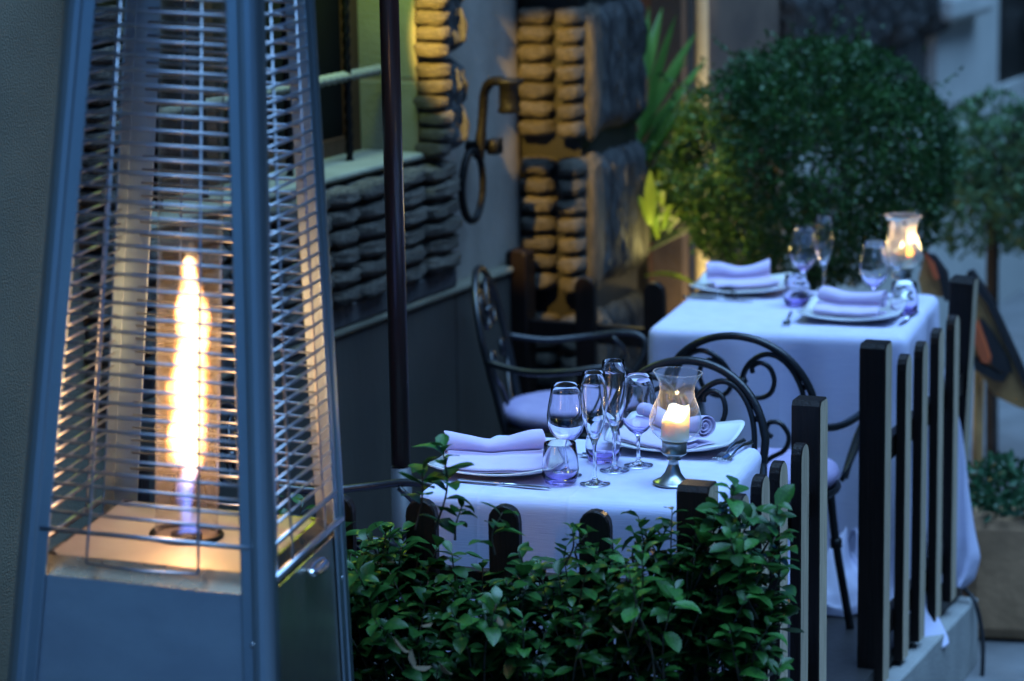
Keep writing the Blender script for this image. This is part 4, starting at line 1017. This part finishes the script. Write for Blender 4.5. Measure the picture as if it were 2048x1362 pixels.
bc = D(2030, 352, 10.2); tr = empty('topiary_tree', (bc.x, bc.y, -.3)); tag(tr, 'paler blurred topiary tree with a bare slim trunk at the right edge', 'tree', 'clipped topiary trees')
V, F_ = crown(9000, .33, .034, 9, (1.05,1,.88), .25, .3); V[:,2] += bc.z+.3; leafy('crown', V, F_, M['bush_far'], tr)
tx = D(1985, 560, 10.2).x-bc.x
b = MB(); b.tube(spline([(tx+.01,0,0),(tx,0,.6),(tx+.01,0,1.0),(.02,0,1.35)]), [.024]*19, 8)
for k in range(9):
    a = k*2.4; b.tube(spline([(tx,0,.92+.02*k),(tx*.6+.10*math.cos(a),.1*math.sin(a),1.1),(.25*math.cos(a),.25*math.sin(a),1.25)]), .007, 5)
b.build('trunk', M['bark'], tr)

# palm
pb2 = fl(1.12, -.10, 0); palm = empty('palm', (pb2.x, pb2.y, -.3)); tag(palm, 'spiky palm with long green fronds between the ribbed pier and the downpipe', 'palm')
b = MB(); b.tube(spline([(0,0,0),(.02,0,.6),(0,0,1.05)]), [.05]*6+[.04]*7, 10); b.build('trunk', M['bark'], palm)
def frond(p, d, L, wd, droop, m, nm='frond'):
    p = Vector(p); d = Vector(d).normalized(); side = d.cross(Vector((0,0,1))).normalized(); b = MB()
    def fn(u, v):
        q = p + d*L*v + Vector((0,0,-droop*L*v*v)); w_ = wd*(math.sin(min(1, v*1.6+.12)*math.pi/2))*(1-v**3)
        return q + side*(u-.5)*w_ + Vector((0,0,abs(u-.5)*w_*.5))
    b.grid(fn, 3, 10); return b.build(nm, m, palm)
sx = fl(1,0,0)-fl(0,0,0); oy = fl(0,-1,0)-fl(0,0,0)
for k in range(34):
    el = random.uniform(.35, 1.25); a = random.uniform(-.5, .5)
    dr = Vector((math.cos(el)*math.cos(a), math.cos(el)*math.sin(a)-.15, math.sin(el)))
    if k % 5 == 0: dr.x *= -.6
    frond((-.05,-.03,1.18+random.uniform(-.22,.12)), dr, random.uniform(.40,.70), random.uniform(.035,.060), random.uniform(.02,.25), M['palm'])
for k in range(12):
    a = random.uniform(-.6,.6); dr = (oy*math.cos(a)+sx*math.sin(a)+Vector((.2,0,0)))*.7 + Vector((0,0,random.uniform(-.9,.5)))
    frond((0,0,.85+random.uniform(-.3,.1)), dr, random.uniform(.2,.38), .05, .4, M['palm_lamplit'] if k % 3 else M['palm'])
for (bx, by, tx_, ty, wd_) in ((1272,330,1428,95,.07),(1270,300,1405,40,.075),(1268,340,1440,150,.06),(1275,300,1360,0,.06),(1268,260,1330,-10,.06),(1280,380,1425,215,.05),(1275,350,1400,180,.06),(1262,300,1385,100,.07),(1270,420,1390,300,.045),(1280,300,1300,-20,.05)):
    q = D(bx, by, 9.18); e_ = D(tx_, ty, random.uniform(9.25,9.5)); v_ = e_-q; L_ = v_.length
    frond(q-palm.location, (v_/L_)+Vector((0,0,.10)), L_, wd_*.85, .10, M['palm'])
for k in range(16):   # low leaves at the pier, lamplight painted in as yellow colour
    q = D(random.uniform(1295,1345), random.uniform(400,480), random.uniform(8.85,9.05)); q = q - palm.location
    frond(q, Vector((random.uniform(-.25,.5), -.25, random.uniform(.35,1))), random.uniform(.12,.24), random.uniform(.03,.05), random.uniform(.1,.6), M['palm_lamplit'])
for k in range(9):   # dark fans hanging low, beside the terrace's back fence
    a = random.uniform(-.8,.8); dr = (oy*math.cos(a)+sx*math.sin(a))*.8 + Vector((0,0,random.uniform(-.9,-.1)))
    frond((.02,-.1,.80), dr, random.uniform(.3,.5), .03, .5, M['palm'])

# ------------------------------------------------------------------ menu stand, planter, cable at the right edge
ms = empty('menu_stand', D(1955, 1000, 8.55)); ms.location.z = -.3; tag(ms, 'tilted brown menu boards with an orange edge, behind the last fence post', 'menu stand')
mo = ms.location.copy()
def board(name, pts, Y, th, m, skew=0):
    b = MB(); fr = [D(x, y, Y)-mo for x, y in pts]; bk_ = [p+Vector((.01,th,.0)) for p in fr]; n = len(fr)
    b.add(fr+bk_, [tuple(range(n)), tuple(range(n,2*n))[::-1]]+[(i,(i+1) % n,n+(i+1) % n,n+i) for i in range(n)]); return b.build(name, m, ms, smooth=False, bevel=.003)
board('board', [(1935,552),(1962,590),(2048,775),(2060,820),(2035,812),(1990,790),(1955,735),(1935,680)], 8.50, .02, M['board'])
board('board_rim', [(1936,545),(1944,543),(1982,600),(2064,780),(2064,800),(1974,606),(1936,556)], 8.485, .03, M['board_edge'])
board('board', [(1850,512),(1868,522),(1885,552),(1893,590),(1880,592),(1845,585),(1838,560)], 8.52, .02, M['board'])
board('board_rim', [(1850,508),(1866,512),(1890,545),(1900,600),(1890,600),(1880,556),(1864,528)], 8.51, .02, M['board_edge'])
board('orange_strip', [(1853,512),(1866,526),(1876,556),(1870,558),(1862,536)], 8.505, .01, M['orange'])
board('orange_strip', [(1952,645),(1960,668),(1976,715),(1974,726),(1964,722),(1950,684)], 8.47, .01, M['orange'])
board('board_rim', [(1960,640),(1975,660),(2012,720),(2018,745),(2000,742),(1985,730),(1970,690)], 8.48, .012, M['board_edge'])
board('board_rim', [(1948,715),(1960,728),(2000,752),(2012,745),(2004,762),(1990,760),(1950,738)], 8.475, .012, M['board_edge'])
b = MB(); p = D(1957, 700, 8.56)-mo; b.tube([(p.x, p.y, 0), (p.x+.004, p.y, p.z)], .016, 12); b.build('leg', M['board'], ms)
b = MB(); b.lathe([(0,0),(.13,0),(.13,.012),(.02,.02),(0,.02)], 24, (p.x,p.y,0)); b.build('foot', M['board_edge'], ms)

pt = F(2000, 1288, -.3); pl_ = empty('ivy_planter', (pt.x+.03, pt.y+.12, -.3), R_(-12)); tag(pl_, 'tall tan planter filled with ivy on the street at the right edge', 'planter')
b = MB(); b.hexa([(-.115,-.115,0),(.115,-.115,0),(.115,.115,0),(-.115,.115,0)], [(-.13,-.13,.40),(.13,-.13,.40),(.13,.13,.40),(-.13,.13,.40)]); b.build('pot', M['pot'], pl_, smooth=False, bevel=.045)
V, F_ = crown(1500, .15, .034, 21, (1.1,1.1,.55), .3, .3); V[:,2] += .45; leafy('foliage', V, F_, M['ivy'], pl_)
b = MB(); b.tube(spline([D(1880,1100,7.8), D(1925,1172,7.78), D(1948,1200,7.74), D(1962,1250,7.72), D(1966,1300,7.70), D(1963,1390,7.66)], 6), .0065, 8)
tag(b.build('cable', M['rubber']), 'black cable hanging over the end of the kerb', 'cable')
